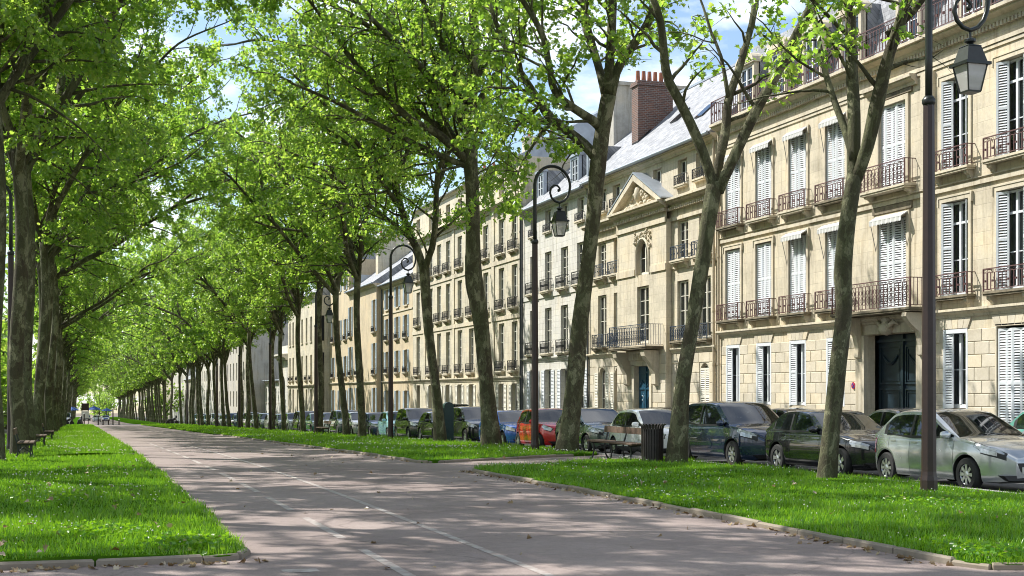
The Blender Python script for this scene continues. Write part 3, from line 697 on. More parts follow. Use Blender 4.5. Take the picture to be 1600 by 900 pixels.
for yb_ in bays + [bR[0], bR[2]]:
    B.window(yb_, gw-.04, 1.26, 2.3, 'plain', 'white', .20, [('left', 'curtain2'), ('right', 'curtain')] if yb_ < 40 else [('full', 'curtain')])
    B.shutter(yb_+gw/2-.2, .36, 1.26, 2.32, 'white', .03, .25)
    m = MB(); m.box(FX-.03, FX+.2, yb_-gw/2-.02, yb_+gw/2+.02, 3.50, 3.62); m.box(FX-.03, FX+.2, yb_-gw/2-.04, yb_-gw/2+.05, 1.24, 3.5); m.box(FX-.03, FX+.2, yb_+gw/2-.05, yb_+gw/2+.04, 1.24, 3.5); B.part('window_surround', m, M['white'])
B.closed(bR[1], 1.22, .35, 3.2, n=4, dx=.05); B.surround(bR[1], 1.3, .3, 3.62, .06, .04)
# carriage door
m = MB(); x = FX+.42; y0, y1 = yd-1.45, yd+1.45
m.box(x, x+.1, y0, y1, gz(yd)-.1, 3.62)
for s_ in (-1, 1):
    c = yd + s_*.72
    for z0, z1 in ((2.0, 3.25), (.35, 1.85), (-.2, .2)):
        for t in ((0, .05), (.10, .03)):
            e, d = t; m.box(x-.05+e*.2, x+.01, c-.60+e, c+.60-e, z0+e, z0+e+d); m.box(x-.05+e*.2, x+.01, c-.60+e, c+.60-e, z1-e-d, z1-e); m.box(x-.048+e*.2, x+.01, c-.60+e, c-.60+e+d, z0+e+d, z1-e-d); m.box(x-.048+e*.2, x+.01, c+.60-e-d, c+.60-e, z0+e+d, z1-e-d)
    P = [(x-.03, c-.42+.84*i/10, 2.95-.28*math.sin(math.pi*i/10)) for i in range(11)]; m.tube(P, [.02+.035*math.sin(math.pi*i/10) for i in range(11)], 6)
m.box(x-.08, x+.02, yd-.06, yd+.06, gz(yd), 3.6); m.box(x-.09, x+.02, y0, y1, 3.38, 3.46)
d_ = B.part('door', m, M['door_dark']); h = MB(); h.lathe([(.01, 0), (.05, .01), (.05, .05), (.01, .06)], 10, (x-.14, yd-.15, 1.0)); B.sub('knob', h, M['chrome'], d_)
m = MB()
for s_ in (-1, 1): m.box(FX-.14, FX+.01, yd+s_*1.72-.26, yd+s_*1.72+.26, -.3, 3.62)
m.box(FX-.12, FX+.01, yd-1.45, yd+1.45, 3.64, 3.95); B.part('portal', m, M['trim'])
for s_ in (-1, 1):
    m = MB(); c = yd+s_*1.78
    m.prism([(FX-.14, c-.12, 4.2), (FX-.78, c-.12, 4.2), (FX-.80, c-.12, 4.08), (FX-.62, c-.12, 3.85), (FX-.32, c-.12, 3.62), (FX-.22, c-.12, 3.2), (FX-.24, c-.12, 2.9), (FX-.14, c-.12, 2.85)], (0, .24, 0)); B.part('console', m, M['trim'])
m = MB(); m.lathe([(.02, 0), (.2, .08), (.28, .22), (.2, .38), (.12, .42), (.2, .52), (.03, .60)], 10, (FX-.2, yd+.05, 3.56))
for s_ in (-1, 1): m.tube([(FX-.22, yd, 3.95), (FX-.3, yd+s_*.25, 3.85), (FX-.25, yd+s_*.42, 4.0), (FX-.2, yd+s_*.6, 3.88)], [.1, .09, .08, .02], 6)
B.part('keystone_carving', m, M['trim'], True)
# roof storey
m = MB(); x = FX; a, b = B.y0, B.y1-.02
m.prism([(x+.75, a, 12.67), (x+1.55, a, 16.0), (x+5.5, a, 17.2), (x+10.5, a, 16), (x+11, a, 12.67)], (0, b-a, 0)); rf = B.part('roof', m, M['slate'])
m = MB(); m.box(x+.03, x+10.9, a+.03, b-.03, 12.31, 12.655); B.part('roof_floor', m, M['zinc'])
for yb_ in bays + [yd] + bR: dormer(B, x+.62, yb_+.0, 1.05, 12.70, 2.25, rf)
k2 = rail_mesh(B.y1-B.y0-.1, .92, 'oval', .9).mesh('railing', M['iron_brown']); wplace('railing', k2, B.e, (FX-.40, (B.y0+B.y1)/2, 12.68))
chimney(B, x+2.0, x+6.0, B.y0+.2, B.y0+1.0, 14, 19, 'stone1', rf)
B.pipe(B.y1-.12, gz(50), 12.25)
ns = empty('no_parking_sign', (FX-.06, y_of(1335.8), V2Z(1335.8, 602.5, FX)), 'small round blue and red no parking sign beside the dark carriage door', 'sign')
for nm, r, mt, dx in (('ring', .115, 'signred', 0), ('disc', .085, 'signblue', -.006)):
    m = MB(); m.prism([(dx-.01, r*math.cos(2*math.pi*i/20), r*math.sin(2*math.pi*i/20)) for i in range(20)], (.012, 0, 0)); place(nm, m.mesh(nm, M[mt]), ns)
m = MB(); m.prism([(-.024, -.075, .05), (-.024, -.05, .075), (-.024, .075, -.05), (-.024, .05, -.075)], (.006, 0, 0)); place('slash', m.mesh('slash', M['signred']), ns)
m = MB(); m.box(.0, .062, -.03, .03, -.03, .03); place('bracket', m.mesh('bracket', M['grey_metal']), ns)
# --- house with the pediment
x = FX
B = Bld('pediment_house', 'golden limestone house with a carved triangular pediment, blue door and blue-black balconies', x, y_of(1121), y_of(920), 12.35, M['stone2'])
cA, cB = y_of(1050), y_of(973); yc = (cA+cB)/2 - .25
b1 = [y_of(941), y_of(966)]; b2 = [y_of(1067), y_of(1101)]
for yb_ in b1 + b2:
    w_ = 1.15
    B.hole(yb_, w_, 3.98, 6.60); B.hole(yb_, w_-.1, 7.52, 9.22)
ag = [b1[0], b1[1], y_of(1101), y_of(1064)]
for yb_ in ag: B.hole(yb_, .95, -.1 if yb_ > 60 else .2, 2.96, .47)
at_ = [y_of(942), y_of(963), y_of(1027), y_of(1066), y_of(1095)]
for yb_ in at_: B.hole(yb_, .95, 10.80, 11.90)
B.hole(yc, 1.9, B.z0, 9.1)
B.build_wall(.30)
gh = [h for h in B.holes if h[2] < 1]; gh2 = gh + [(cA, cB, -9, 20)]
B.blocks(B.y0+.1, B.y1-.05, -.9, 3.42, .43, gh2, 'stone1_block', 1.0, 1.0)
E = Bld('', '', x-.28, cA, cB, 9.42, M['stone2'], depth=.26, e=B.e); E.z0 = B.z0
E.hole(yc, 1.75, E.z0, 2.93); E.hole(yc, 1.35, 4.0, 6.62); E.hole(yc, 1.35, 7.15, 8.75, .8); E.build_wall(.26)
E.blocks(cA+.02, cB-.02, -.9, 3.42, .43, [h for h in E.holes if h[2] < 1], 'stone1_block', 1.6, 1.0)
B.band('cornice', 3.43, 3.68, .16, B.y0, cA); B.band('cornice', 3.43, 3.68, .16, cB, B.y1)
for z0, z1, d in ((7.16, 7.46, .06),): B.flatband('string_course', z0, z1, d, B.y0, cA); B.flatband('string_course', z0, z1, d, cB, B.y1); B.flatband('string_course', z0, z1, d, cA-.02, yc-.9, x=x-.28); B.flatband('string_course', z0, z1, d, yc+.9, cB+.02, x=x-.28)
B.flatband('architrave', 9.28, 9.44, .10); B.flatband('architrave', 9.28, 9.5, .08, cA, cB, x=x-.28)
B.band('cornice', 9.88, 10.22, .50); B.flatband('frieze', 9.44, 9.90, .05, mat='stone2'); B.flatband('frieze', 9.5, 9.88, .04, cA-.03, cB+.03, 'stone2', x-.28)
B.band('cornice', 9.89, 10.25, .50, cA-.15, cB+.15, x=x-.28)
m = MB(); yy = B.y0
while yy < B.y1-.1: m.box(x-.26, x, yy, yy+.1, 9.74, 9.87); yy += .2
yy = cA-.1
while yy < cB: m.box(x-.5, x-.26, yy, yy+.1, 9.74, 9.87); yy += .2
tag(B.part('dentils', m, M['trim']), kind='stuff')
B.band('cornice', 12.12, 12.42, .32)
# pediment
a, b, z0, z1 = cA-.2, cB+.25, 10.26, 11.78; ym = (a+b)/2
m = MB(); X = x-.30
m.prism([(X, a+.4, z0), (X, b-.4, z0), (X, ym, z1-.28)], (.5, 0, 0)); B.part('tympanum', m, M['stone2'])
m = MB()
for (p, q) in (((a, z0), (ym, z1)), ((b, z0), (ym, z1))):
    m.prism([(X-.36, p[0], p[1]), (X-.36, q[0], q[1]), (X-.36, q[0], q[1]-.28), (X-.36, p[0]+(q[0]-p[0])*.13, p[1])], (.40, 0, 0))
B.part('raking_cornice', m, M['trim'])
m = MB(); m.prism([(X-.38, a-.1, z0+.02), (X-.38, ym, z1+.05), (X-.38, b+.1, z0+.02), (X-.38, b+.1, z0+.08), (X-.38, ym, z1+.12), (X-.38, a-.1, z0+.08)], (.9, 0, 0)); B.part('pediment_roof', m, M['zinc'])
m = MB(); rr = random.Random(5)
m.lathe([(.02, -.42), (.2, -.3), (.27, 0), (.2, .3), (.02, .42)], 12, (X-.04, ym, z0+.62))
for i in range(46):
    t = rr.uniform(-1, 1); yy = ym+t*1.5; hz = (1-abs(t))*1.05
    zz = z0+.06+rr.random()*hz; r = rr.uniform(.06, .16); m.lathe([(.01, -r), (r*.8, -r*.5), (r, 0), (r*.8, r*.6), (.01, r)], 7, (X-.02-rr.random()*.05, yy, zz))
tag(B.part('carved_relief', m, M['trim'], True), 'carved figures around an oval shield in the pediment')
# centre openings
def casement(yy, w_, z, h, X, style='three', mat='offwhite'):
    f, g = win_mesh(w_, h, style); o = wplace('window', f.mesh('window', M[mat]), B.e, (X, yy, z)); place('pane', g.mesh('pane', M['pane']), o)
casement(yc, 1.33, 4.0, 2.6, x-.12); casement(yc, 1.33, 7.17, 1.5, x-.10, 'plain')
m = MB(); m.box(x-.2, x+.1, yc-.67, yc+.67, 6.64, 7.14); B.part('panel', m, M['offwhite'])
m = MB()
for i in range(60):
    an = math.pi*rr.random(); q = rr.uniform(1.0, 1.35); yy = yc-.95+1.9*rr.random(); zz = 8.3+1.0*rr.random(); r = rr.uniform(.05, .12)
    if (yy-yc)**2/.72**2+(zz-7.95)**2/.9**2 < 1: continue
    m.lathe([(.01, -r), (r, 0), (.01, r)], 6, (x-.30, yy, zz))
tag(B.part('carved_relief', m, M['trim'], True), 'carved foliage panel above the arched window')
m = MB(); P = [(x-.30, yc-.72*math.cos(math.pi*i/14), 7.95+.86*math.sin(math.pi*i/14)) for i in range(15)]; m.tube([(x-.3, yc-.72, 7.2)] + P + [(x-.3, yc+.72, 7.2)], .075, 6); B.part('arch_moulding', m, M['trim'])
m = MB(); m.box(x-.1, x+.0, yc-.88, yc+.88, gz(60)-.3, 2.93)
for s_ in (-1, 1):
    c = yc+s_*.43
    for rz_, ry_ in ((.62, .30), (.42, .2)):
        P = [(x-.11, c+ry_*math.cos(2*math.pi*i/16), .95+rz_*math.sin(2*math.pi*i/16)) for i in range(17)]; m.tube(P, .03, 5)
    m.box(x-.15, x-.09, c-.36, c+.36, 1.85, 1.93); m.box(x-.15, x-.09, c-.36, c+.36, 2.6, 2.68); m.tube([(x-.11, c-.3, 2.0), (x-.12, c, 2.25), (x-.11, c+.3, 2.0)], .04, 5)
m.box(x-.16, x-.09, yc-.05, yc+.05, gz(60), 2.9); B.part('door', m, M['door_blue'])
m = MB()
for s_ in (-1, 1): m.box(x-.36, x-.27, yc+s_*1.0-.12, yc+s_*1.0+.12, gz(60)-.3, 3.0)
m.box(x-.36, x-.27, yc-1.12, yc+1.12, 2.94, 3.12); B.part('portal', m, M['trim'])
for s_ in (-1, 1):
    m = MB(); c = yc+s_*1.65
    m.prism([(x-.3, c-.22, 3.6), (x-1.05, c-.22, 3.6), (x-1.0, c-.22, 3.35), (x-.75, c-.22, 3.05), (x-.5, c-.22, 2.55), (x-.48, c-.22, 2.1), (x-.3, c-.22, 2.0)], (0, .44, 0)); B.part('console', m, M['trim'])
m = MB(); m.box(x-.42, x-.27, yc-1.4, yc+1.4, 3.2, 3.62)
for i in range(9): m.prism([(x-.48, yc-.9+.2*i, 3.22), (x-.48, yc-.8+.2*i, 3.22), (x-.48, yc-.82+.2*i, 3.5), (x-.48, yc-.88+.2*i, 3.5)], (.1, 0, 0))
B.part('frieze', m, M['trim'])
sv = B.x; B.x = x-.28
B.balcony(yc-.1, 4.3, 3.80, .85, .98, 'iron_blue', 'scroll', 0, 'dirty_trim'); B.x = sv
for yb_ in b1 + b2:
    B.window(yb_, 1.13, 4.0, 2.58, 'three', 'offwhite', .15, curt()); B.window(yb_, 1.03, 7.54, 1.66, 'three', 'offwhite', .15, curt())
    B.balcony(yb_, 1.5, 3.96, .28, .66, 'iron_blue', 'scroll', .24, 'dirty_trim'); B.balcony(yb_, 1.5, 7.50, .28, .62, 'iron_blue', 'oval', .3, 'trim')
for yb_ in at_:
    B.window(yb_, .93, 10.82, 1.06, 'plain', 'offwhite', .2)
    if abs(yb_-yc) > 1: B.balcony(yb_, 1.1, 10.78, .16, .44, 'iron_dark', 'scroll', 0, 'trim')
for yb_ in ag:
    z = -.1 if yb_ > 60 else .2
    B.window(yb_, .93, z, 2.9-z, 'three', 'offwhite', .2)
    if yb_ > 60: B.opened(yb_, .95, z, 2.7-z, 'offwhite', .46)
    else: B.closed(yb_, .93, z, 2.75-z, 'offwhite', .05, 2, .05)
B.pipe(B.y1-.1, gz(65), 12.2, 'pipe_dark'); B.pipe(B.y0+.15, gz(50), 12.2, 'pipe')
rf = B.gable_roof(12.44, 5.1, 5.2, .42)
m = MB()
for t, yy in ((.30, 54.5), (.42, 58.6), (.34, 62.2)):
    X0 = x-.42+t*5.6; Z0 = 12.44+t*5.1; u_ = (5.6, 5.1); n_ = math.hypot(*u_); dx, dz = u_[0]/n_*.95, u_[1]/n_*.95; nx, nz_ = -u_[1]/n_*.07, u_[0]/n_*.07
    m.prism([(X0+nx*.2, yy-.4, Z0+nz_*.2), (X0+nx, yy-.4, Z0+nz_), (X0+dx+nx, yy-.4, Z0+dz+nz_), (X0+dx+nx*.2, yy-.4, Z0+dz+nz_*.2)], (0, .8, 0))
B.sub('skylight', m, M['carglass'], rf)
chimney(B, 26.5, 28.4, 61.9, 62.7, 13.4, 17.3, 'brick', rf, 6)
# --- white house
B = Bld('white_house', 'pale white limestone house with slate dormers between the pediment house and long cream block', x, y_of(920)+.02, y_of(817), 12.25, M['stone3'])
wb = [73.75, 71.15, 68.5, 66.0]
for yb_ in wb: B.hole(yb_, 1.12, 3.92, 6.45); B.hole(yb_, 1.12, 7.42, 9.6); B.hole(yb_, 1.0, 10.75, 11.95); B.hole(yb_, 1.1, .1, 3.0)
B.build_wall(.30); B.band('cornice', 3.45, 3.70, .15, mat='stone3'); B.flatband('string_course', 7.05, 7.30, .05, mat='stone3'); B.band('cornice', 12.05, 12.30, .3, mat='stone3')
for i, yb_ in enumerate(wb):
    B.window(yb_, 1.1, 3.94, 2.48, 'three', 'offwhite', .15, curt()); B.window(yb_, 1.1, 7.44, 2.14, 'three', 'offwhite', .15, curt()); B.window(yb_, .98, 10.77, 1.16, 'plain', 'offwhite', .2); B.window(yb_, 1.08, .12, 2.86, 'plain', 'offwhite', .22)
    B.balcony(yb_, 1.45, 3.90, .26, .68, 'iron_dark', 'plain', .2, 'trim'); B.balcony(yb_, 1.45, 7.40, .26, .66, 'iron_dark', 'plain', .2, 'trim'); B.balcony(yb_, 1.15, 10.72, .14, .42, 'iron_dark', 'scroll', 0, 'trim')
    B.opened(yb_, 1.1, .15, 2.8, 'white', .5)
rf = B.gable_roof(12.32, 4.6, 5.0, .42)
for u in (845, 899, 925): dormer(B, x+.55, y_of(u, x+.55)+.0, .95, 12.75, 1.75, rf, False, 'zinc', dep=2.4)
B.pipe(B.y1-.15, gz(75), 12.0, 'pipe_dark')
m = MB(); m.box(x+3.2, x+7.5, 69.3, 70.3, 13, 18.8); m.box(x+3.1, x+7.6, 69.2, 70.4, 18.8, 19.0); B.sub('chimney', m, M['grey_wall'], rf)
# --- long cream block
B = Bld('long_block', 'long cream limestone apartment block with many small iron balconies and tall attic', x, y_of(817)+.02, y_of(645), 15.75, M['stone4'], 'apartment block')
ub = [804, 783.5, 759, 736.5, 718.5, 700, 686, 673, 653.5]; lb = [y_of(u) for u in ub]
for i, yb_ in enumerate(lb):
    w_ = 1.15
    for z0, z1 in ((3.05, 6.0), (6.88, 9.45), (10.35, 12.5), (13.85, 15.1)): B.hole(yb_, w_, z0, z1)
    B.hole(yb_, 1.1, gz(yb_)+.25 if i != 8 else B.z0, 2.25)
B.build_wall(.32)
B.band('cornice', 2.42, 2.70, .16); B.flatband('string_course', 6.2, 6.48, .06); B.flatband('string_course', 9.70, 9.98, .06); B.band('cornice', 13.10, 13.52, .42); B.band('cornice', 15.55, 15.80, .22)
for u in (771, 664, 709): 
    yy = y_of(u)
    for z0, z1 in ((2.72, 6.18), (6.5, 9.68), (10.0, 13.08)): B.flatband('pilaster', z0, z1, .06, yy-.28, yy+.28, 'stone4')
for i, yb_ in enumerate(lb):
    for z0, z1, st in ((3.05, 6.0, 'four'), (6.88, 9.45, 'three'), (10.35, 12.5, 'three')):
        B.window(yb_, 1.13, z0+.02, z1-z0-.04, st, 'offwhite', .17, curt()); B.balcony(yb_, 1.4, z0-.02, .25, .62, 'iron_dark', 'scroll', .2, 'trim')
    B.window(yb_, 1.13, 13.87, 1.2, 'plain', 'offwhite', .22)
    if i != 8:
        zg = gz(yb_)+.25; B.window(yb_, 1.08, zg+.02, 2.2-zg, 'plain', 'offwhite', .22); B.opened(yb_, 1.1, zg, 2.2-zg, 'offwhite', .5)
m = MB(); m.box(x+.4, x+.48, lb[8]-.55, lb[8]+.55, B.z0, 2.2); m.box(x+.36, x+.41, lb[8]-.05, lb[8]+.05, B.z0, 2.2); B.part('door', m, M['dark'])
rf = B.gable_roof(15.82, 3.2, 5.5, .2, 'zinc'); chimney(B, x+3, x+6, 84, 84.9, 16, 18.6, 'stone4', rf); chimney(B, x+3, x+6, 97, 97.9, 16, 18.6, 'stone4', rf)
B.pipe(B.y0+.15, gz(75), 13.0, 'pipe_dark')
# --- ochre houses with blue shutters
def shuttered(name, label, X, y0, y1, zt, bys, floors, mat, ground, smat='blue_shutter', roof=(3.4, 4.5), rmat='slate', w_=1.05):
    B = Bld(name, label, X, y0, y1, zt, M[mat])
    for yb_ in bys:
        for z0, z1, *_ in floors: B.hole(yb_, w_, z0, z1)
        if ground: B.hole(yb_, w_, ground[0], ground[1])
    B.build_wall(.28)
    for yb_ in bys:
        for z0, z1, rl in floors:
            B.window(yb_, w_-.02, z0+.02, z1-z0-.04, 'three', 'offwhite', .2, curt())
            if smat: B.opened(yb_, w_, z0+.02, z1-z0-.04, smat, .48)
            if rl: B.balcony(yb_, w_+.2, z0-.02, .2, .5, 'iron_dark', 'plain', .18, 'trim')
            else: m = MB(); m.box(X-.1, X+.2, yb_-w_/2-.1, yb_+w_/2+.1, z0-.12, z0); B.part('sill', m, M['trim'])
        if ground:
            B.window(yb_, w_-.02, ground[0]+.02, ground[1]-ground[0]-.04, 'three', 'offwhite', .2)
            if smat: B.opened(yb_, w_, ground[0]+.02, ground[1]-ground[0]-.04, smat, .48)
    B.band('cornice', zt-.3, zt, .3)
    rf = B.gable_roof(zt+.02, roof[0], roof[1], .38, rmat); return B, rf
y5 = (y_of(645)+.02, y_of(597))
B, rf = shuttered('ochre_house', 'narrow ochre house with blue-grey shutters under a slate roof right of the corner pavilion', x, *y5, 10.9, [y_of(u) for u in (634.5, 621, 605)], [(3.35, 5.15, 1), (6.15, 7.95, 1), (8.75, 10.45, 0)], 'stone5', (gz(108)+.9, 1.85))
B.flatband('string_course', 8.32, 8.44, .06); B.band('cornice', 2.45, 2.65, .12); B.pipe(B.y1-.3, gz(110), 10.6, 'pipe_dark'); chimney(B, x+2, x+5, y5[0]+.2, y5[0]+1, 12, 16, 'offwhite', rf, 5)
B, rf = shuttered('corner_pavilion', 'projecting ochre pavilion with blue-grey shutters and a glazed roof dormer', 24.5, y5[1]+.02, y_of(545, 24.5), 11.2, [y_of(u, 24.5) for u in (585, 558.5, 548)], [(3.3, 6.0, 1), (7.0, 9.8, 1)], 'stone5', (gz(120)+.7, 2.1))
B.band('cornice', 2.42, 2.65, .15); dormer(B, 25.0, y_of(556, 25), 1.8, 11.25, 1.5, rf, False, 'zinc', 'zinc'); chimney(B, 26, 30, 121, 122, 12.5, 16, 'stone4', rf, 5)
B, rf = shuttered('tall_ochre_house', 'tall ochre house with blue-grey shutters left of the corner pavilion', 24.5, y_of(545, 24.5)+.02, y_of(515, 24.5), 14.5, [y_of(u, 24.5) for u in (540, 531, 521)], [(3.2, 5.2, 1), (6.8, 8.8, 1), (11.6, 13.6, 0)], 'stone5', (gz(130)+.7, 1.9))
B.band('cornice', 2.42, 2.65, .15)
B, rf = shuttered('plain_stone_house', 'plain cream stone house with a blank narrow-windowed side wall, partly behind plane trunks', 23.0, y_of(515, 24.5)+.02, y_of(450, 23.0), 11.7, [140.2, 143.2, 146.2, 149.4, 152.6, 155], [(3.0, 5.6, 1), (7.0, 9.6, 0)], 'stone4', (gz(145)+.6, 2.0), None, (3.4, 5.0))
B.band('cornice', 2.2, 2.5, .2)
m = MB(); ysd = B.y0
for z0, z1 in ((2.9, 5.8), (7.0, 9.6), (-.6, 1.4)): m.box(23.55, 23.95, ysd-.02, ysd+.1, z0, z1)
B.part('side_window', m, M['dark'])
# --- portal, low lodge, blank gable house and far houses
B = Bld('stone_portal', 'white stone portal with flat cornice and arched opening, far along the street', 23.2, 158.2, 165.5, 6.2, M['stone3'], 'gateway', depth=3)
B.hole(161.8, 3.2, B.z0, 3.6, 1.5); B.build_wall(.6); B.band('cornice', 5.5, 6.2, .9, mat='stone3'); m = MB(); m.box(23.9, 24, 160.1, 163.5, B.z0, 3.6); B.part('door', m, M['dark'])
B.flatband('parapet', 6.2, 7.2, -.3, mat='stone3'); m = MB(); m.box(23.4, 25.9, 158.4, 165.3, 6.2, 7.0); B.part('attic_block', m, M['stone3'])
B, rf = shuttered('low_lodge', 'low two-storey white lodge with a parapet beside the portal', 24.0, 165.6, 184.5, 3.2, [168, 171, 174, 177, 180, 183], [(.3, 2.2, 0)], 'stone3', (gz(175)+.5, -.8), None, (.3, 4), 'zinc', .9)
B = Bld('blank_gable_house', 'grey house with a big blank gable wall above the low lodge', 22.0, 185, 229, 11.0, M['grey_wall'])
fb = [188.5+4.2*i for i in range(10)]
for yb_ in fb:
    for z0, z1 in ((-.5, 1.8), (3.4, 6.0), (7.4, 9.8)): B.hole(yb_, 1.2, z0, z1)
B.build_wall(.3); B.band('cornice', 10.6, 11.0, .35); rf = B.gable_roof(11.02, 2.6, 3.0, .3); chimney(B, 24, 28, 186, 187, 12, 15.6, 'stone4', rf, 6)
for yb_ in fb:
    for z0, z1 in ((-.5, 1.8), (3.4, 6.0), (7.4, 9.8)): B.window(yb_, 1.18, z0, z1-z0, 'three', 'offwhite', .2)
far_b = [(21.5, 232, 262, 9.0, 'stone3', 'white far house with rows of plain windows beyond the blank gable'), (21.0, 263, 290, 4.2, 'grey_wall', 'low far house with a blue-grey hipped roof'), (21.5, 291, 345, 8.0, 'stone3', 'pale far house near the crossing seen between trunks'), (21.5, 346, 420, 9.0, 'stone4', 'farthest cream house at the end of the street')]
for X, a, b, zt, mt, lb_ in far_b:
    B = Bld('far_house', lb_, X, a, b, zt, M[mt]); n = int((b-a)/3.6); fb = [a+1.8+(b-a-3.6)*i/(n-1) for i in range(n)]
    fl = [z for z in (-3.2, 0.2, 3.6, 6.2) if z+2.0 < zt]
    for yb_ in fb:
        for z in fl: B.hole(yb_, 1.1, z, z+1.9)
    B.build_wall(.3); B.band('cornice', zt-.3, zt, .3); B.gable_roof(zt+.02, 2.6, 3.4, .3)
    for yb_ in fb:
        for z in fl: B.window(yb_, 1.08, z, 1.88, 'three', 'offwhite', .2)
# ---------------------------------------------------------------- plane trees
def norm(v): return v / (np.linalg.norm(v) + 1e-9)
class Sk:                       # skeleton collector -> one trunk mesh + one crown mesh
    def __init__(s, seed): s.rng = np.random.default_rng(seed); s.mb = MB(); s.lp = []; s.ld = []; s.limbs = []
    def tube(s, P, R, n, knots=0.0):
        P = np.asarray(P, float); R = np.asarray(R, float)
        s.mb.tube([tuple(p) for p in P], [float(r) for r in R], n)
        if knots:
            o = len(s.mb.v) - len(P)*n; ph = s.rng.uniform(0, 6, 4)
            for i in range(len(P)):
                for k in range(n):
                    a = 2*math.pi*k/n; f = 1 + knots*(0.5*math.sin(2*a+ph[0]+i*.35) + .35*math.sin(3*a+ph[1]-i*.5) + .5*s.rng.normal()*.5)
                    v = np.array(s.mb.v[o+i*n+k]); s.mb.v[o+i*n+k] = tuple(P[i] + (v-P[i])*f)
    def resample(s, P, R, step):
        P = np.asarray(P, float); R = np.asarray(R, float)
        d = np.r_[0, np.cumsum(np.linalg.norm(np.diff(P, axis=0), axis=1))]; n = max(2, int(d[-1]/step)+1); t = np.linspace(0, d[-1], n)
        # smooth the polyline (Catmull-Rom through the points)
        out = []
        for q in t:
            i = min(len(P)-2, max(0, np.searchsorted(d, q, 'right')-1)); u = (q-d[i])/(d[i+1]-d[i]+1e-9)
            p0, p1, p2, p3 = P[max(i-1, 0)], P[i], P[i+1], P[min(i+2, len(P)-1)]
            out.append(.5*((2*p1)+(-p0+p2)*u+(2*p0-5*p1+4*p2-p3)*u*u+(-p0+3*p1-3*p2+p3)*u**3))
        return np.array(out), np.interp(t, d, R)
    def limb(s, P, R, n=9, leafy=True, knots=.05, step=.35):
        P, R = s.resample(P, R, step); s.tube(P, R, n, knots)
        if leafy: s.limbs.append((P, R))
        return P, R
    def grow(s, zmin, bias=(-.4, 0, 0), l2=3.2, twig=.42, leafstep=.075, step2=.55, xlim=None, dens=3):
        rng = s.rng; bias = np.array(bias, float)
        for P, R in s.limbs:
            L = np.r_[0, np.cumsum(np.linalg.norm(np.diff(P, axis=0), axis=1))]; q = rng.uniform(.2, .8)
            while q < L[-1]:
                i = min(len(P)-2, np.searchsorted(L, q)); p = P[i]
                if p[2] > zmin - .8 and not (xlim and p[0] > xlim):
                    t = norm(P[i+1]-P[i]); v = rng.normal(size=3); v = norm(v - t*v.dot(t))
                    d = norm(v*.95 + t*.5 + np.array([0, 0, .12]) + bias*rng.uniform(.2, 1))
                    f = q/L[-1]; ln = l2*rng.uniform(.55, 1.1)*(1-.45*f)
                    s.branch(p, d, ln, min(.5*R[i], .055), zmin, twig, leafstep, dens, xlim)
                q += step2*rng.uniform(.7, 1.3)
            s.branch(P[-1], norm(P[-1]-P[-2]), 1.8, R[-1], zmin, twig, leafstep, dens, xlim)
    def branch(s, p, d, ln, r0, zmin, twig, leafstep, dens, xlim):
        rng = s.rng; n = 6; P = [p]; 
        for k in range(n):
            d = norm(d + rng.normal(size=3)*.17 + np.array([0, 0, .05 if k < 3 else -.08])); p = p + d*ln/n; P.append(p)
        P = np.array(P)
        if xlim and P[-1][0] > xlim+.8: return
        if P[:, 2].min() < zmin-1.0: return
        s.tube(P, np.linspace(r0, .009, n+1), 4)
        nt_ = max(2, int(ln/twig))
        for k in range(nt_):
            f = (k+.6)/nt_
            if f < .28: continue
            i = min(n-1, int(f*n)); q = P[i]+(P[i+1]-P[i])*(f*n-i); t = norm(P[i+1]-P[i]); v = rng.normal(size=3); v[2] *= .55; v = norm(v-t*v.dot(t))
            dd = norm(v+t*.55); tl = rng.uniform(.5, 1.25)*(1-.3*f); T = [q]
            for j in range(3):
                dd = norm(dd+rng.normal(size=3)*.2+np.array([0, 0, -.10])); q = q+dd*tl/3; T.append(q)
            T = np.array(T); s.tube(T, [.011, .008, .006, .003], 3)
            m = max(2, int(tl/leafstep))
            for j in range(m):
                g = (j+.5)/m*3; a = min(2, int(g)); c = T[a]+(T[a+1]-T[a])*(g-a)
                for _ in range(dens):
                    o = rng.normal(size=3)*.11; s.lp.append(c+o); s.ld.append(norm(dd*.6+rng.normal(size=3)*.8+np.array([0, 0, -.35])))
    def crown(s, name, size=(.13, .23), simple_leaf=False, keep=1.0, zcut=None, clump=.22):
        rng = s.rng; Pn = np.array(s.lp); D = np.array(s.ld)
        if callable(zcut): k = np.array([p[2] > zcut(p[0]) for p in Pn]); Pn, D = Pn[k], D[k]
        elif zcut is not None: k = Pn[:, 2] > zcut; Pn, D = Pn[k], D[k]
        ph = rng.uniform(0, 6.28, 9)
        cl = sum(np.sin(Pn[:, a]*f+ph[i]+1.3*np.sin(Pn[:, (a+1) % 3]*f*.6+ph[i+3])) for i, (a, f) in enumerate(((0, 1.5), (1, 1.3), (2, 1.7)))) if clump else None
        if clump: k = cl+rng.normal(size=len(Pn))*.35 > np.quantile(cl, clump); Pn, D = Pn[k], D[k]
        if keep < 1: k = rng.random(len(Pn)) < keep; Pn, D = Pn[k], D[k]
        N = len(Pn); print(name, 'leaves', N); S = rng.uniform(size[0], size[1], N)[:, None]
        up = np.tile(np.array([[0, 0, 1.0]]), (N, 1)) + rng.normal(size=(N, 3))*.75
        lat = np.cross(up, D); lat /= np.linalg.norm(lat, axis=1)[:, None]+1e-9; nrm = np.cross(D, lat)
        half = [(.25, .5), (.4, .24), (.75, .38)] if simple_leaf else [(.02, .30), (.27, .54), (.38, .26), (.74, .42), (.70, .15)]
        h = len(half)
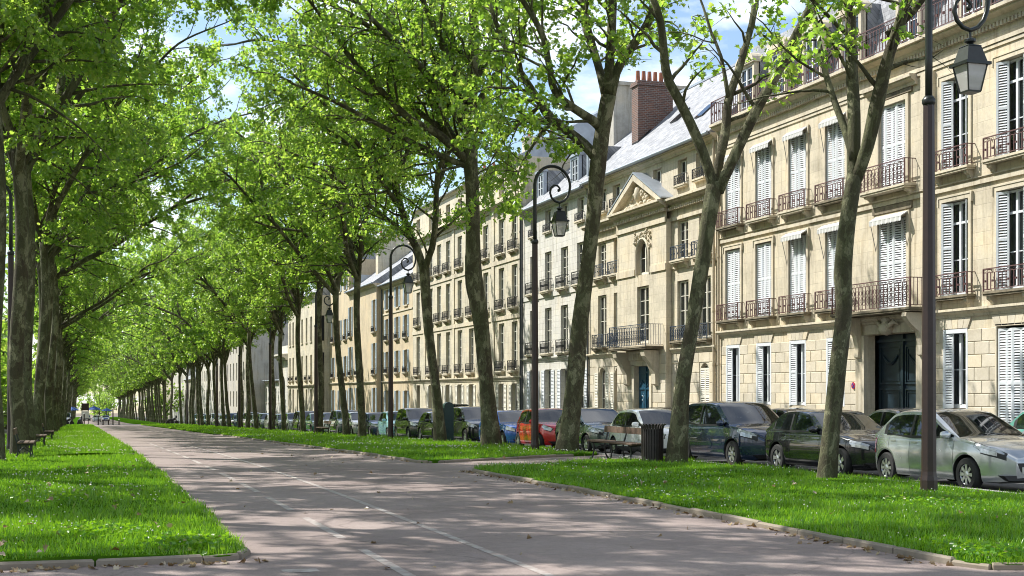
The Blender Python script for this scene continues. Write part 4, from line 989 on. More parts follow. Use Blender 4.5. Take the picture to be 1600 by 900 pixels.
        tpl = [(0, 0, 0), (1, 0, -.12)] + [(a, b, .22*b) for a, b in half] + [(a, -b, .22*b) for a, b in half]
        nv = len(tpl); V = np.zeros((N, nv, 3))
        for i, (a, b, c) in enumerate(tpl): V[:, i] = Pn + S*(a*D + b*lat + c*nrm)
        p1 = [0] + list(range(2, 2+h)) + [1]; p2 = [1] + list(range(2+h, 2+2*h))[::-1] + [0]
        base = (np.arange(N)*nv)[:, None]; loops = np.concatenate([base+np.array(p1)[None], base+np.array(p2)[None]], 1).ravel()
        k = h+2; starts = np.arange(2*N)*k
        return np_mesh(name, V.reshape(-1, 3), loops, starts, np.full(2*N, k), M['leaf'])
    def trunk(s, name): me = s.mb.mesh(name, M['bark'], True); return me
def hero(name_label, x0, base, trunk, limbs, seed, zmin, l2, grow_kw, depth, cut=None, clump=.2, fine=False):
    u0, v0 = base; D = F*x0/(CT*(u0-VPX)); yb = (D-x0*ST)/CT; g = gz(yb)
    rt = np.array([CT, -ST, 0]); fw = np.array([ST, CT, 0]); k = D/F
    def W3(u, v, dep=0.0): 
        z = CAMZ+(HZ-v)*k - g
        return rt*(u-u0)*k + np.array([0, 0, z]) + fw*dep
    s = Sk(seed); P = [W3(u, v) for u, v, r in trunk]; Rr = [r*k*.88 for u, v, r in trunk]
    P = [np.array([P[0][0], P[0][1], -.25]), np.array([P[0][0], P[0][1], .02])] + P[1:]; Rr = [Rr[0]*1.25, Rr[0]*1.08] + Rr[1:]
    s.limb(P, Rr, 14, False, .045, .28)
    for L, dp in zip(limbs, depth):
        n = len(L); PP = [W3(u, v, dp*(i/(n-1))**1.1) for i, (u, v, r) in enumerate(L)]; s.limb(PP, [r*k*.92 for u, v, r in L], 9)
    s.grow(zmin, l2=l2, **grow_kw)
    e = empty('plane_tree', (x0, yb, g), name_label, 'tree', 'plane trees along the street side of the path')
    place('trunk', s.trunk('trunk'), e); place('crown', s.crown('crown', (.095, .165) if fine else (.11, .19), fine, zcut=cut or zmin-.6, clump=clump), e)
    return e
GK = dict(bias=(-.35, .1, .1))
hero('plane tree nearest the silver car, S-bent trunk with pale green edge', 14.0, (1292, 755),
     [(1292, 755, 18), (1295, 715, 17), (1299, 670, 15.5), (1309, 575, 15), (1319, 480, 14), (1317, 424, 16), (1325, 340, 14.5), (1335, 275, 14)],
     [[(1333, 290, 11), (1340, 180, 11), (1342, 100, 10.5), (1346, 0, 9.5), (1350, -150, 8), (1340, -330, 5)], [(1336, 285, 10), (1352, 230, 11), (1362, 170, 12.5), (1375, 100, 10), (1392, 40, 9), (1398, -20, 8), (1412, -160, 6), (1425, -330, 3)],
      [(1386, 55, 6.5), (1410, 35, 6.5), (1440, -5, 6), (1490, -90, 4), (1530, -200, 2)], [(1334, 250, 7), (1328, 200, 6.5), (1316, 140, 5.5), (1306, 70, 5), (1304, 0, 4), (1290, -120, 3), (1250, -260, 2)]],
     21, 8.4, 2.4, dict(bias=(-.5, .2, .2), xlim=2.2), [1.5, -1.5, -1, 2.5], lambda x: 8.2+(1.9 if x > .7 else 0))
hero('leaning plane tree beside the litter bin, dark trunk opening into a V of three limbs', 14.0, (1057, 722),
     [(1057, 722, 19), (1060, 680, 17.5), (1067, 600, 13.5), (1083, 500, 12.5), (1099, 400, 13), (1109, 333, 14), (1117, 285, 15)],
     [[(1114, 300, 9), (1107, 267, 9), (1083, 207, 8.5), (1057, 157, 8), (1040, 127, 8), (1034, 90, 7), (1029, 50, 6.5), (1018, 15, 6), (1000, -20, 5), (960, -120, 4), (930, -230, 2)],
      [(1119, 295, 9), (1125, 250, 8), (1137, 200, 8), (1143, 150, 7.5), (1162, 97, 7), (1177, 50, 6), (1190, 0, 6), (1205, -130, 5), (1200, -280, 3)],
      [(1138, 152, 4), (1128, 87, 3), (1113, 43, 2.5), (1100, -5, 2), (1080, -60, 1.5)],
      [(1122, 300, 10), (1133, 273, 9.5), (1163, 207, 9), (1183, 165, 9), (1205, 125, 8.5), (1225, 84, 8), (1240, 53, 7.5), (1253, 25, 7), (1267, -10, 6.5), (1310, -130, 5), (1330, -260, 3)]],
     22, 8.9, 2.3, dict(bias=(-.05, .2, .2), xlim=3.4, step2=.7, dens=2), [-1, 1.5, .6, -2], lambda x: 9.6 if x < .5 else 8.7)
hero('mottled plane tree behind the bench, thick leaning trunk with two limbs sweeping left', 14.2, (886, 707),
     [(886, 707, 22), (890, 670, 18), (898, 600, 16), (907, 500, 14.5), (920, 400, 13), (928, 333, 13), (933, 270, 14.5), (942, 200, 13.5), (951, 150, 14)],
     [[(946, 150, 8), (938, 110, 7), (930, 77, 7), (920, 40, 8), (915, 0, 6), (905, -100, 5), (890, -200, 3)], [(951, 150, 9), (951, 110, 8.5), (953, 60, 8), (954, 10, 7.5), (960, -120, 5), (955, -220, 3)],
      [(955, 150, 8), (964, 110, 8), (987, 77, 7.5), (1007, 50, 7.5), (1017, 20, 7), (1045, -10, 5), (1080, -90, 4), (1090, -180, 2)],
      [(938, 200, 8), (925, 190, 8), (900, 177, 7), (867, 153, 6.5), (857, 117, 5.5), (847, 73, 5), (823, 33, 4.5), (795, -5, 4), (760, -80, 2.5)],
      [(933, 250, 9), (918, 228, 9), (887, 200, 8), (863, 180, 9), (837, 137, 6), (813, 97, 5.5), (797, 70, 5), (770, 0, 4), (745, -90, 2)],
      [(872, 188, 3.5), (850, 205, 3), (832, 232, 2.5), (815, 262, 2), (806, 290, 1.5)], [(850, 160, 3.5), (822, 180, 3), (790, 205, 2.5), (768, 235, 1.5)], [(845, 150, 3), (812, 150, 2.5), (775, 160, 2)]],
     23, 7.0, 3.2, dict(bias=(-.7, .2, .05), xlim=2.6, step2=.38, dens=4), [1.5, -1.5, -2, -2, 2, -1, 1.5, -2], lambda x: 6.9 if x < -1.2 else min(11.6, 7.2+(x+1.2)*2.8))
hero('tall straight plane tree between the blue car and the red car', 14.0, (768, 696),
     [(768, 696, 19), (765, 660, 16), (760, 600, 13), (751, 500, 14), (741, 440, 16), (739, 380, 13.5), (738, 300, 12), (735, 240, 13), (737, 150, 10), (740, 60, 9)],
     [[(740, 60, 9), (741, 0, 8), (745, -80, 6), (740, -170, 3)], [(730, 245, 8), (720, 233, 8), (700, 200, 7), (680, 160, 6), (660, 110, 5.5), (643, 70, 5), (640, 30, 4), (620, -60, 2)],
      [(728, 252, 8), (717, 240, 7.5), (683, 213, 7), (647, 197, 6), (613, 167, 5.5), (560, 113, 4.5), (525, 65, 3), (490, 20, 2)], [(742, 165, 6), (752, 155, 6), (770, 130, 5.5), (790, 103, 5), (805, 80, 4.5), (830, 20, 3.5), (850, -50, 2)],
      [(742, 122, 6), (749, 110, 6), (763, 77, 5.5), (780, 40, 5), (795, -5, 4), (812, -80, 2)], [(733, 160, 7), (726, 148, 7), (710, 120, 6.5), (693, 77, 6), (667, 20, 5), (650, -30, 3)], [(734, 95, 6), (723, 80, 5), (706, 50, 4.5), (690, 20, 4), (668, -30, 2)],
      [(732, 215, 7), (700, 165, 6), (650, 110, 5), (590, 60, 4), (540, 5, 3), (500, -60, 2)], [(735, 190, 6), (715, 130, 5), (670, 60, 4), (600, -20, 3), (560, -90, 2)],
      [(735, 230, 6), (680, 190, 5), (610, 130, 4), (540, 80, 3), (470, 40, 2)], [(735, 262, 6), (670, 238, 5), (600, 205, 4), (530, 172, 3), (470, 150, 2)], [(736, 200, 5), (700, 120, 4), (650, 40, 3), (610, -40, 2)], [(744, 200, 3.5), (768, 218, 3), (790, 240, 2.5), (806, 270, 1.5)],
      [(736, 180, 5), (660, 110, 4.5), (570, 50, 4), (480, 10, 3), (400, -20, 2.5), (340, -30, 1.5)]],
     24, 7.6, 3.4, dict(bias=(-.45, .2, .1), xlim=3.4, step2=.40, dens=4), [0, 2, -2.5, -1.5, 2, -1, 2.5, -5, 4, 3, -2, 3, 1.5, -4], lambda x: 7.4 if x < 1.5 else 8.2, .1, True)
hero('slim left-leaning plane tree beside the dark green ticket machine, forked low', 14.0, (688, 689),
     [(688, 689, 12), (685, 650, 10), (680, 600, 8.5), (670, 520, 8.5), (664, 440, 9), (663, 415, 9)],
     [[(663, 425, 7), (652, 390, 6.5), (640, 367, 6), (627, 327, 5.5), (619, 290, 5), (618, 240, 4.5), (617, 187, 4), (622, 120, 3), (610, 40, 2)], [(664, 425, 6), (668, 408, 5.5), (676, 389, 5.5), (682, 347, 5), (684, 300, 4.5), (690, 265, 4.5), (708, 242, 3.5), (730, 190, 3), (745, 120, 2)],
      [(618, 240, 4), (595, 200, 3.5), (570, 150, 3), (540, 110, 2)],
      [(627, 327, 4.5), (600, 290, 4), (565, 235, 3.5), (525, 190, 3), (480, 150, 2)], [(684, 290, 4), (700, 230, 3.5), (690, 160, 3), (700, 90, 2)], [(620, 280, 4), (640, 210, 3.5), (650, 130, 3), (640, 60, 2)],
      [(640, 367, 4), (590, 330, 3.5), (530, 280, 3), (470, 240, 2.5), (420, 215, 2)], [(622, 300, 4), (570, 250, 3.5), (500, 200, 3), (440, 160, 2)], [(618, 230, 4), (580, 150, 3.5), (520, 80, 3), (470, 20, 2)], [(617, 190, 4), (600, 100, 3), (560, 20, 2)], [(618, 200, 4), (560, 130, 3.5), (480, 70, 3), (400, 40, 2.5), (340, 40, 1.5)]],
     25, 8.0, 3.4, dict(bias=(-.4, .2, .1), xlim=4, step2=.40, dens=4), [1, -2, -1, -4, 2, 3, 2, -3, 2, 4, 3], None, .1, True)
# generic trees: path side is -x
def generic(seed, lod, high=False):
    s = Sk(seed); rng = s.rng; h = rng.uniform(6.6, 9.0) + (1.5 if high else 0); ln = rng.uniform(-.5, .2); by = rng.uniform(-.4, .4)
    P = [(0, 0, -.3), (0, 0, .02), (ln*.1, by*.1, 1.0), (ln*.3+rng.normal()*.08, by*.4, 2.6), (ln*.6+rng.normal()*.1, by*.7, h*.7), (ln, by, h)]
    r = rng.uniform(.165, .215); s.limb(P, [r*1.4, r*1.2, r*1.0, r*.9, r*.82, r*.86], 12, False, .05, .3)
    top = np.array([ln, by, h]); nl = rng.integers(5, 7); a0 = rng.uniform(0, 6)
    for i in range(nl):
        az = a0+2*math.pi*i/nl+rng.normal()*.25; dx = math.cos(az); out = 1.0+(-.35*dx)
        el = math.radians(rng.uniform(52, 72) if dx > -.3 or high else rng.uniform(48, 64)); L = rng.uniform(8.0, 10.5)*(1.35 if dx < -.3 else (1.0 if dx < .3 else .85))
        d = np.array([math.cos(az)*math.cos(el)-.12, math.sin(az)*math.cos(el), math.sin(el)]); p = top+np.array([0, 0, -rng.uniform(0, .9)]); pts = [p]; rr_ = [r*rng.uniform(.48, .62)]
        fork = None
        for k in range(7):
            d = norm(d+rng.normal(size=3)*.13+np.array([0, 0, .08 if dx > -.3 else (.04 if k < 3 else -.07)])+np.array([-.05 if dx < -.3 and k > 2 else 0, 0, 0])); p = p+d*L/7; pts.append(p); rr_.append(rr_[0]*(1-(k+1)/7)+.025)
            if k == 2: fork = (p.copy(), d.copy(), rr_[-1])
        s.limb(pts, rr_, 8)
        v = rng.normal(size=3); d2 = norm(fork[1]+norm(v)*.75+np.array([-.2, 0, 0])); q = fork[0]; pt = [q]; r2 = [fork[2]*.75]
        for k in range(5):
            d2 = norm(d2+rng.normal(size=3)*.15+np.array([0, 0, .05])); q = q+d2*L*.55/5; pt.append(q); r2.append(r2[0]*(1-(k+1)/5)+.02)
        s.limb(pt, r2, 7)
    s.grow(8.3, bias=(-.35, 0, 0), l2=3.0, twig=.42 if not lod else .55, leafstep=.075 if not lod else .17, step2=.52 if not lod else .6, xlim=5.0, dens=7 if not lod else 5)
    t = s.trunk('trunk')
    c = s.crown('crown', (.095, .165), True, zcut=10.9 if high else 7.9, clump=.45 if high else .14) if not lod else s.crown('crown', (.20, .34), True, zcut=7.9)
    return t, c
GEN = [generic(40+i, False) for i in range(4)]; LOD = [generic(60+i, True) for i in range(2)]; HIGH = generic(50, False, True)
rt_ = random.Random(9)
def put_tree(kind, x, y, rz, label, group, sc_=1.0):
    t, c = kind; e = empty('plane_tree', (x, y, gz(y)), label, 'tree', group, rz); e.scale = (sc_, sc_, sc_*rt_.uniform(.95, 1.05)); place('trunk', t, e); place('crown', c, e); return e
ORD = ['first', 'second', 'third', 'fourth', 'fifth', 'sixth', 'seventh', 'eighth', 'ninth', 'tenth', 'eleventh', 'twelfth']
def row(x, Y, flip, near_labels, group, far_label, farther):
    for i, y in enumerate(Y):
        x_t = x-1.3 if flip and 20 < y < 31 else x
        if 37 < y < 38 and flip: x_t = x-.05
        kind = HIGH if y < 31 else GEN[rt_.randrange(4)] if y < 130 else LOD[rt_.randrange(2)]
        rz = (math.pi if flip else 0)+rt_.uniform(-.5, .5)
        if i < len(near_labels): lb_ = near_labels[i]
        elif i < len(near_labels)+12 and y < 205: lb_ = far_label + ', %s counting from the viewer' % ORD[i-len(near_labels)]
        else: lb_ = far_label if y < 205 else farther
        put_tree(kind, x_t+rt_.uniform(-.25, .25), y+rt_.uniform(-.3, .3), rz, lb_, group, rt_.uniform(.93, 1.07)*(1.12 if 35 < y < 90 else 1))
yr = [15.6, 68.0, 74.3, 82.0, 89.6, 98.0, 104.5] + [112+7.3*i for i in range(13)] + [226+7.3*i for i in range(42)]
row(14.0, yr, False, ['plane tree just outside the right edge of the view, near the silver car', 'straight plane tree left of the third lamp post from the right', 'plane tree just left of the straight one by the light blue car', 'plane tree in front of the plain cream stone house', 'second plane tree left of the fourth lamp post', 'plane tree in front of the stone portal', 'plane tree in front of the low white lodge'],
    'plane trees along the street side of the path', 'thin plane tree at the far end of the right lawn', 'distant plane tree right of the path beyond the crossing')
yl_ = [8.2, 15.5, 22.8, 30.0] + [37.4+7.3*i for i in range(23)] + [226+7.3*i for i in range(42)]
row(-1.95, yl_, True, ['plane tree on the left lawn beside the viewer, outside the picture', 'plane tree on the left lawn, trunk outside the picture, second from the viewer', 'plane tree on the left lawn, trunk outside the picture, third from the viewer', 'plane tree whose branches enter at the left edge, trunk outside the picture', 'dark plane trunk at the left edge of the picture', 'second plane tree from the left edge, behind the first left bench', 'third plane tree from the left edge', 'fourth plane tree from the left edge', 'fifth plane tree from the left edge'],
    'plane trees on the left lawn', 'plane tree farther along the left lawn row', 'distant plane tree left of the path beyond the crossing')
for i, (x_, y_) in enumerate(((-9.3, 22), (-9.4, 38), (-8.6, 29.5))):
    put_tree(HIGH, x_, y_, math.pi+.4*i, 'plane tree in the second left-hand row, outside the picture, casting shade on the lawn', 'plane trees of the second left-hand row', 1.0)
ylo = [30+9.0*i for i in range(20)]
for y in ylo: put_tree(LOD[rt_.randrange(2)], -15+rt_.uniform(-1, 1), y, rt_.uniform(0, 6), 'tree across the left-hand street behind the left row', 'trees across the left-hand street', rt_.uniform(.85, 1.0))
# low leafy trees closing the left side and the far end
def bushy(seed):
    s = Sk(seed); rng = s.rng; s.limb([(0, 0, -.3), (0, 0, .5), (.1, 0, 2.0), (0, .1, 7)], [.2, .18, .15, .04], 8, True)
    for i in range(6):
        a = i*1.05; s.limb([(0, 0, 1.0+.3*i), (math.cos(a)*1.5, math.sin(a)*1.5, 2.2+.5*i), (math.cos(a)*2.6, math.sin(a)*2.6, 3.6+.6*i)], [.09, .06, .02], 6)
    s.grow(1.0, bias=(0, 0, 0), l2=2.2, twig=.5, leafstep=.18, step2=.55); return s.trunk('trunk'), s.crown('crown', (.26, .42), True, zcut=.5)
BU = bushy(71)
bspots = [(-13+rt_.uniform(-2, 2), y) for y in range(60, 205, 9)] + [(-7.6+rt_.uniform(-.6, .6), y) for y in range(72, 205, 8)] + [(rt_.uniform(-10, 20), 560+i*9) for i in range(14)] + [(rt_.uniform(-9, -5), 226+i*9) for i in range(6)] + [(18+rt_.uniform(-1, 1), y) for y in (300, 330, 360)]
for i, (x_, y_) in enumerate(bspots):
    t, c = BU; e = empty('leafy_tree', (x_, y_, gz(y_)), 'low leafy tree in the dense green backdrop at the far end' if y_ > 205 else 'low leafy tree in the green backdrop behind the left trunks', 'tree', 'low backdrop trees', rt_.uniform(0, 6)); k = rt_.uniform(.8, 1.3) * (1.5 if y_ > 600 else 1); e.scale = (k, k, k); place('trunk', t, e); place('crown', c, e)
# ---------------------------------------------------------------- lamp posts
def lamp_meshes():
    p = MB(); H = 8.75; n = 8
    p.lathe([(.145, -.3), (.145, .25), (.132, .33), (.125, .40), (.112, 3.0), (.094, 6.6), (.094, 6.68)], 8)
    me_p = p.mesh('pole', M['lamp_brown'])
    c = MB(); c.lathe([(.09, 6.62), (.115, 6.66), (.115, 6.72), (.075, 6.78)], 12)
    ar = [(0, 6.7), (0, 7.5), (0, H-.25)]
    arc_ = [(.595-.595*math.cos(math.radians(a)), H-.25+.595*1.05*math.sin(math.radians(a))) for a in range(12, 181, 12)]
    tail = [(a_, b_+.4) for a_, b_ in [(1.165, 7.92), (1.10, 7.76), (.98, 7.63), (.83, 7.57), (.68, 7.61), (.56, 7.72), (.51, 7.87), (.54, 8.02), (.64, 8.12), (.76, 8.11), (.84, 8.03), (.84, 7.95)]]
    P = ar + arc_ + tail; c.tube([(x_, 0, z) for x_, z in P], [.062]*3 + [.056 - .012*i/len(arc_) for i in range(len(arc_))] + [.044-.014*i/len(tail) for i in range(len(tail))], 8)
    c.lathe([(.01, -.05), (.045, -.03), (.045, .03), (.01, .05)], 8, (.80, 0, 8.36))
    me_a = c.mesh('arm', M['lamp_black'], True)
    l = MB(); cx, zt = .83, 7.82
    l.tube([(cx, 0, 7.98), (cx, 0, zt)], .022, 6); l.lathe([(.03, zt+.02), (.10, zt-.01), (.10, zt-.05), (.05, zt-.08), (.10, zt-.12), (.10, zt-.15)], 12, (cx, 0, 0))
    def ring4(z, r): return [(cx+r, r, z), (cx-r, r, z), (cx-r, -r, z), (cx+r, -r, z)]
    def frust(mb, z0, r0, z1, r1, cap=True):
        mb.add(ring4(z0, r0)+ring4(z1, r1), [(0, 1, 5, 4), (1, 2, 6, 5), (2, 3, 7, 6), (3, 0, 4, 7)] + ([(3, 2, 1, 0), (4, 5, 6, 7)] if cap else []))
    frust(l, zt-.42, .205, zt-.14, .13); frust(l, zt-.47, .25, zt-.42, .25); frust(l, zt-.14, .14, zt-.12, .12); frust(l, zt-.93, .125, zt-.90, .13)
    for a, b in ((1, 1), (1, -1), (-1, 1), (-1, -1)): l.tube([(cx+a*.20, b*.20, zt-.46), (cx+a*.125, b*.125, zt-.91)], .014, 5)
    me_l = l.mesh('lantern', M['lamp_black'])
    g = MB(); frust(g, zt-.905, .118, zt-.47, .195, False); me_g = g.mesh('lantern_glass', M['lamp_glass'])
    return me_p, me_a, me_l, me_g
LM = lamp_meshes()
lab = ['tall brown lamp post with hooked arm and lantern in front of the silver car', 'hooked lamp post in front of the white house, beside the red car', 'hooked lamp post in front of the ochre house with blue shutters', 'hooked lamp post left of the plain cream stone house front', 'thin lamp post in front of the stone portal']
for i in range(9):
    y = 19.6+20.8*i; e = empty('street_lamp', (13.75, y, gz(y)), lab[i] if i < 5 else 'thin distant lamp post among the far right-hand trunks, %s from the viewer' % ORD[i], 'street lamp', 'hooked lamp posts in the right-hand row')
    place('pole', LM[0], e); place('arm', LM[1], e); o = place('lantern', LM[2], e); place('lantern_glass', LM[3], o)
for i, y in enumerate((47.9, 89.5, 131)):
    e = empty('street_lamp', (-2.2, y, gz(y)), ['thin dark lamp post hidden among the left trunks, nearest one', 'second dark lamp post among the left trunks', 'farthest dark lamp post among the left trunks'][i], 'street lamp', 'hooked lamp posts in the left-hand row', math.pi)
    place('pole', LM[0], e); place('arm', LM[1], e); o = place('lantern', LM[2], e); place('lantern_glass', LM[3], o)
# ---------------------------------------------------------------- benches, bin, ticket machines
def bench(x, y, L, label, flip=False, group='park benches'):
    e = empty('park_bench', (x, y, gz(y)+.05), label, 'bench', group, math.pi if flip else 0)
    for i in range(3): m = bevel_box(.135, L, .045, .008); place('seat_plank', cached(('splank', L), lambda: m.mesh('seat_plank', M['wood'])), e, (-.20+.15*i, 0, .43))
    for i in range(1):
        m = MB(); m.box(-.02, .025, -L/2, L/2, 0, .17); place('back_plank', cached(('bplank', L), lambda: m.mesh('back_plank', M['wood'])), e, (.24, 0, .68), (0, .12, 0))
    for yy in (-L*.38, L*.38) if L < 2.4 else (-L*.42, 0, L*.42):
        m = MB(); m.tube([(-.26, 0, -.06), (-.20, 0, .05), (-.17, 0, .22), (-.19, 0, .42)], [.03, .022, .024, .026], 6); m.tube([(.26, 0, -.06), (.18, 0, .08), (.14, 0, .25), (.16, 0, .42), (.22, 0, .6), (.28, 0, .86)], [.03, .022, .024, .026, .022, .018], 6)
        m.box(-.26, .20, -.025, .025, .385, .428); m.tube([(-.17, 0, .2), (0, 0, .30), (.14, 0, .22)], .016, 5); m.lathe([(.06, -.07), (.045, -.03), (.02, 0)], 8, (-.26, 0, 0)); m.lathe([(.06, -.07), (.045, -.03), (.02, 0)], 8, (.26, 0, 0))
        place('leg', cached(('bleg',), lambda: m.mesh('leg', M['cast'])), e, (0, yy, 0))
    return e
bench(13.55, 33.0, 3.1, 'brown wooden bench with iron legs beside the slatted litter bin', group=None)
bench(13.6, 78.5, 2.2, 'small dark bench between two trunks farther along the right lawn', group=None)
bench(-1.5, 40.6, 1.7, 'nearest dark bench between the first left-hand trunks', True); bench(-1.5, 55.2, 1.7, 'second dark bench among the left-hand trunks', True); bench(-1.5, 70.2, 1.7, 'third, farthest dark bench among the left-hand trunks', True)
e = empty('litter_bin', (13.55, 30.75, gz(30.75)+.03), 'dark brown slatted litter bin with flared rim at the end of the bench', 'litter bin')
n = 26; R0 = .27
for i in range(n):
    a = 2*math.pi*i/n
    def mk():
        m = MB(); P = [(R0-.01, 0, .0), (R0, 0, .4), (R0, 0, .86), (R0+.03, 0, .95), (R0+.10, 0, .99)]
        vs = []
        for p in P: vs += [(p[0]-.006, -.022, p[2]), (p[0]+.006, -.022, p[2]), (p[0]+.006, .022, p[2]), (p[0]-.006, .022, p[2])]
        m.add(vs, [(4*j+k, 4*j+(k+1) % 4, 4*j+4+(k+1) % 4, 4*j+4+k) for j in range(4) for k in range(4)] + [(3, 2, 1, 0), (16, 17, 18, 19)]); return m.mesh('slat', M['bin'])
    place('slat', cached(('slat',), mk), e, (0, 0, 0), (0, 0, a))
m = MB()
for z in (.08, .45, .84): m.lathe([(R0-.035, z), (R0-.008, z), (R0-.008, z+.035), (R0-.035, z+.035)], 26)
m.lathe([(.02, .03), (R0-.06, .03), (R0-.05, .8), (R0-.08, .8)], 20); place('liner', m.mesh('liner', M['bin']), e)
for x_, y_, lb_ in ((14.55, U2Y(700, 14.55), 'dark green parking ticket machine beside the slim left-leaning tree'), (14.55, U2Y(374, 14.55), 'small distant dark green ticket machine at the far end of the lawn')):
    e = empty('ticket_machine', (x_, y_, gz(y_)), lb_, 'ticket machine', 'parking ticket machines')
    m = MB(); P = [(-.20, 0), (.20, 0), (.20, 1.50)] + [(.20*math.cos(math.radians(a)), 1.58+.16*math.sin(math.radians(a))) for a in range(0, 181, 20)] + [(-.20, 1.5)]
    m.prism([(a, -.16, z) for a, z in P], (0, .32, 0)); place('body', m.mesh('body', M['green']), e)
    m = MB(); m.box(-.24, -.20, -.14, .14, .75, 1.5); m.box(-.26, -.24, -.10, .10, 1.15, 1.42); place('panel', m.mesh('panel', M['green']), e); m = MB(); m.box(-.24, .24, -.19, .19, -.2, .10); place('foot', m.mesh('foot', M['cast']), e)
# ---------------------------------------------------------------- cars
def smooth_fn(pts, L, sig=.05):
    xs = np.linspace(-L/2-.2, L/2+.2, 500); p = sorted(pts); z = np.interp(xs, [a for a, _ in p], [b for _, b in p])
    if sig:
        k = np.exp(-.5*(np.arange(-60, 61)*(xs[1]-xs[0])/sig)**2); k /= k.sum(); z = np.convolve(np.pad(z, 60, 'edge'), k, 'valid')
    return lambda x: float(np.interp(x, xs, z))
def wheel_meshes(R, spokes, key):
    if ('wh', key) in ME: return ME[('wh', key)]
    t = MB(); wd = .20; t.lathe([(R*.62, -wd/2), (R*.9, -wd/2), (R*.985, -wd*.34), (R, -wd*.1), (R, wd*.1), (R*.985, wd*.34), (R*.9, wd/2), (R*.62, wd/2), (R*.60, wd*.2), (R*.60, -wd*.2)], 28, ax='y'); t.lathe([(.02, -.05), (R*.63, -.05), (R*.63, .05), (.02, .05)], 20, ax='y', m=0)
    r = MB(); y = wd/2-.02
    N = 28
    for r0, r1, d in ((R*.57, R*.655, 0),):
        vs = []
        for k in range(N):
            a = 2*math.pi*k/N
            for rr_, yy in ((r0, y-.02), (r1, y+.005), (r1, y-.06), (r0, y-.06)): vs.append((rr_*math.cos(a), yy, rr_*math.sin(a)))
        r.add(vs, [(4*k+j, 4*k+(j+1) % 4, 4*((k+1) % N)+(j+1) % 4, 4*((k+1) % N)+j) for k in range(N) for j in range(4)])
    for k in range(spokes):
        for da in ((-.13, .13) if spokes < 7 else (0,)):
            a = 2*math.pi*k/spokes+da; u, v = (math.cos(a), math.sin(a)), (-math.sin(a), math.cos(a)); w0, w1 = .022, .026 if spokes < 7 else .034
            q = lambda rr_, s_, yy: (u[0]*rr_+v[0]*s_, yy, u[1]*rr_+v[1]*s_)
            r.add([q(.04, -w0, y-.03), q(.04, w0, y-.03), q(R*.59, w1, y-.012), q(R*.59, -w1, y-.012), q(.04, -w0, y), q(.04, w0, y), q(R*.59, w1, y+.004), q(R*.59, -w1, y+.004)], [(0, 1, 2, 3), (4, 7, 6, 5), (0, 4, 5, 1), (1, 5, 6, 2), (2, 6, 7, 3), (3, 7, 4, 0)])
    r.lathe([(.07, y-.05), (.07, y+.0), (.03, y+.012), (.01, y+.012)], 12, ax='y')
    a = t.mesh('wheel', M['tyre']); smooth_angle(a, .7); b = r.mesh('rim', M['rim']); ME[('wh', key)] = (a, b); return a, b
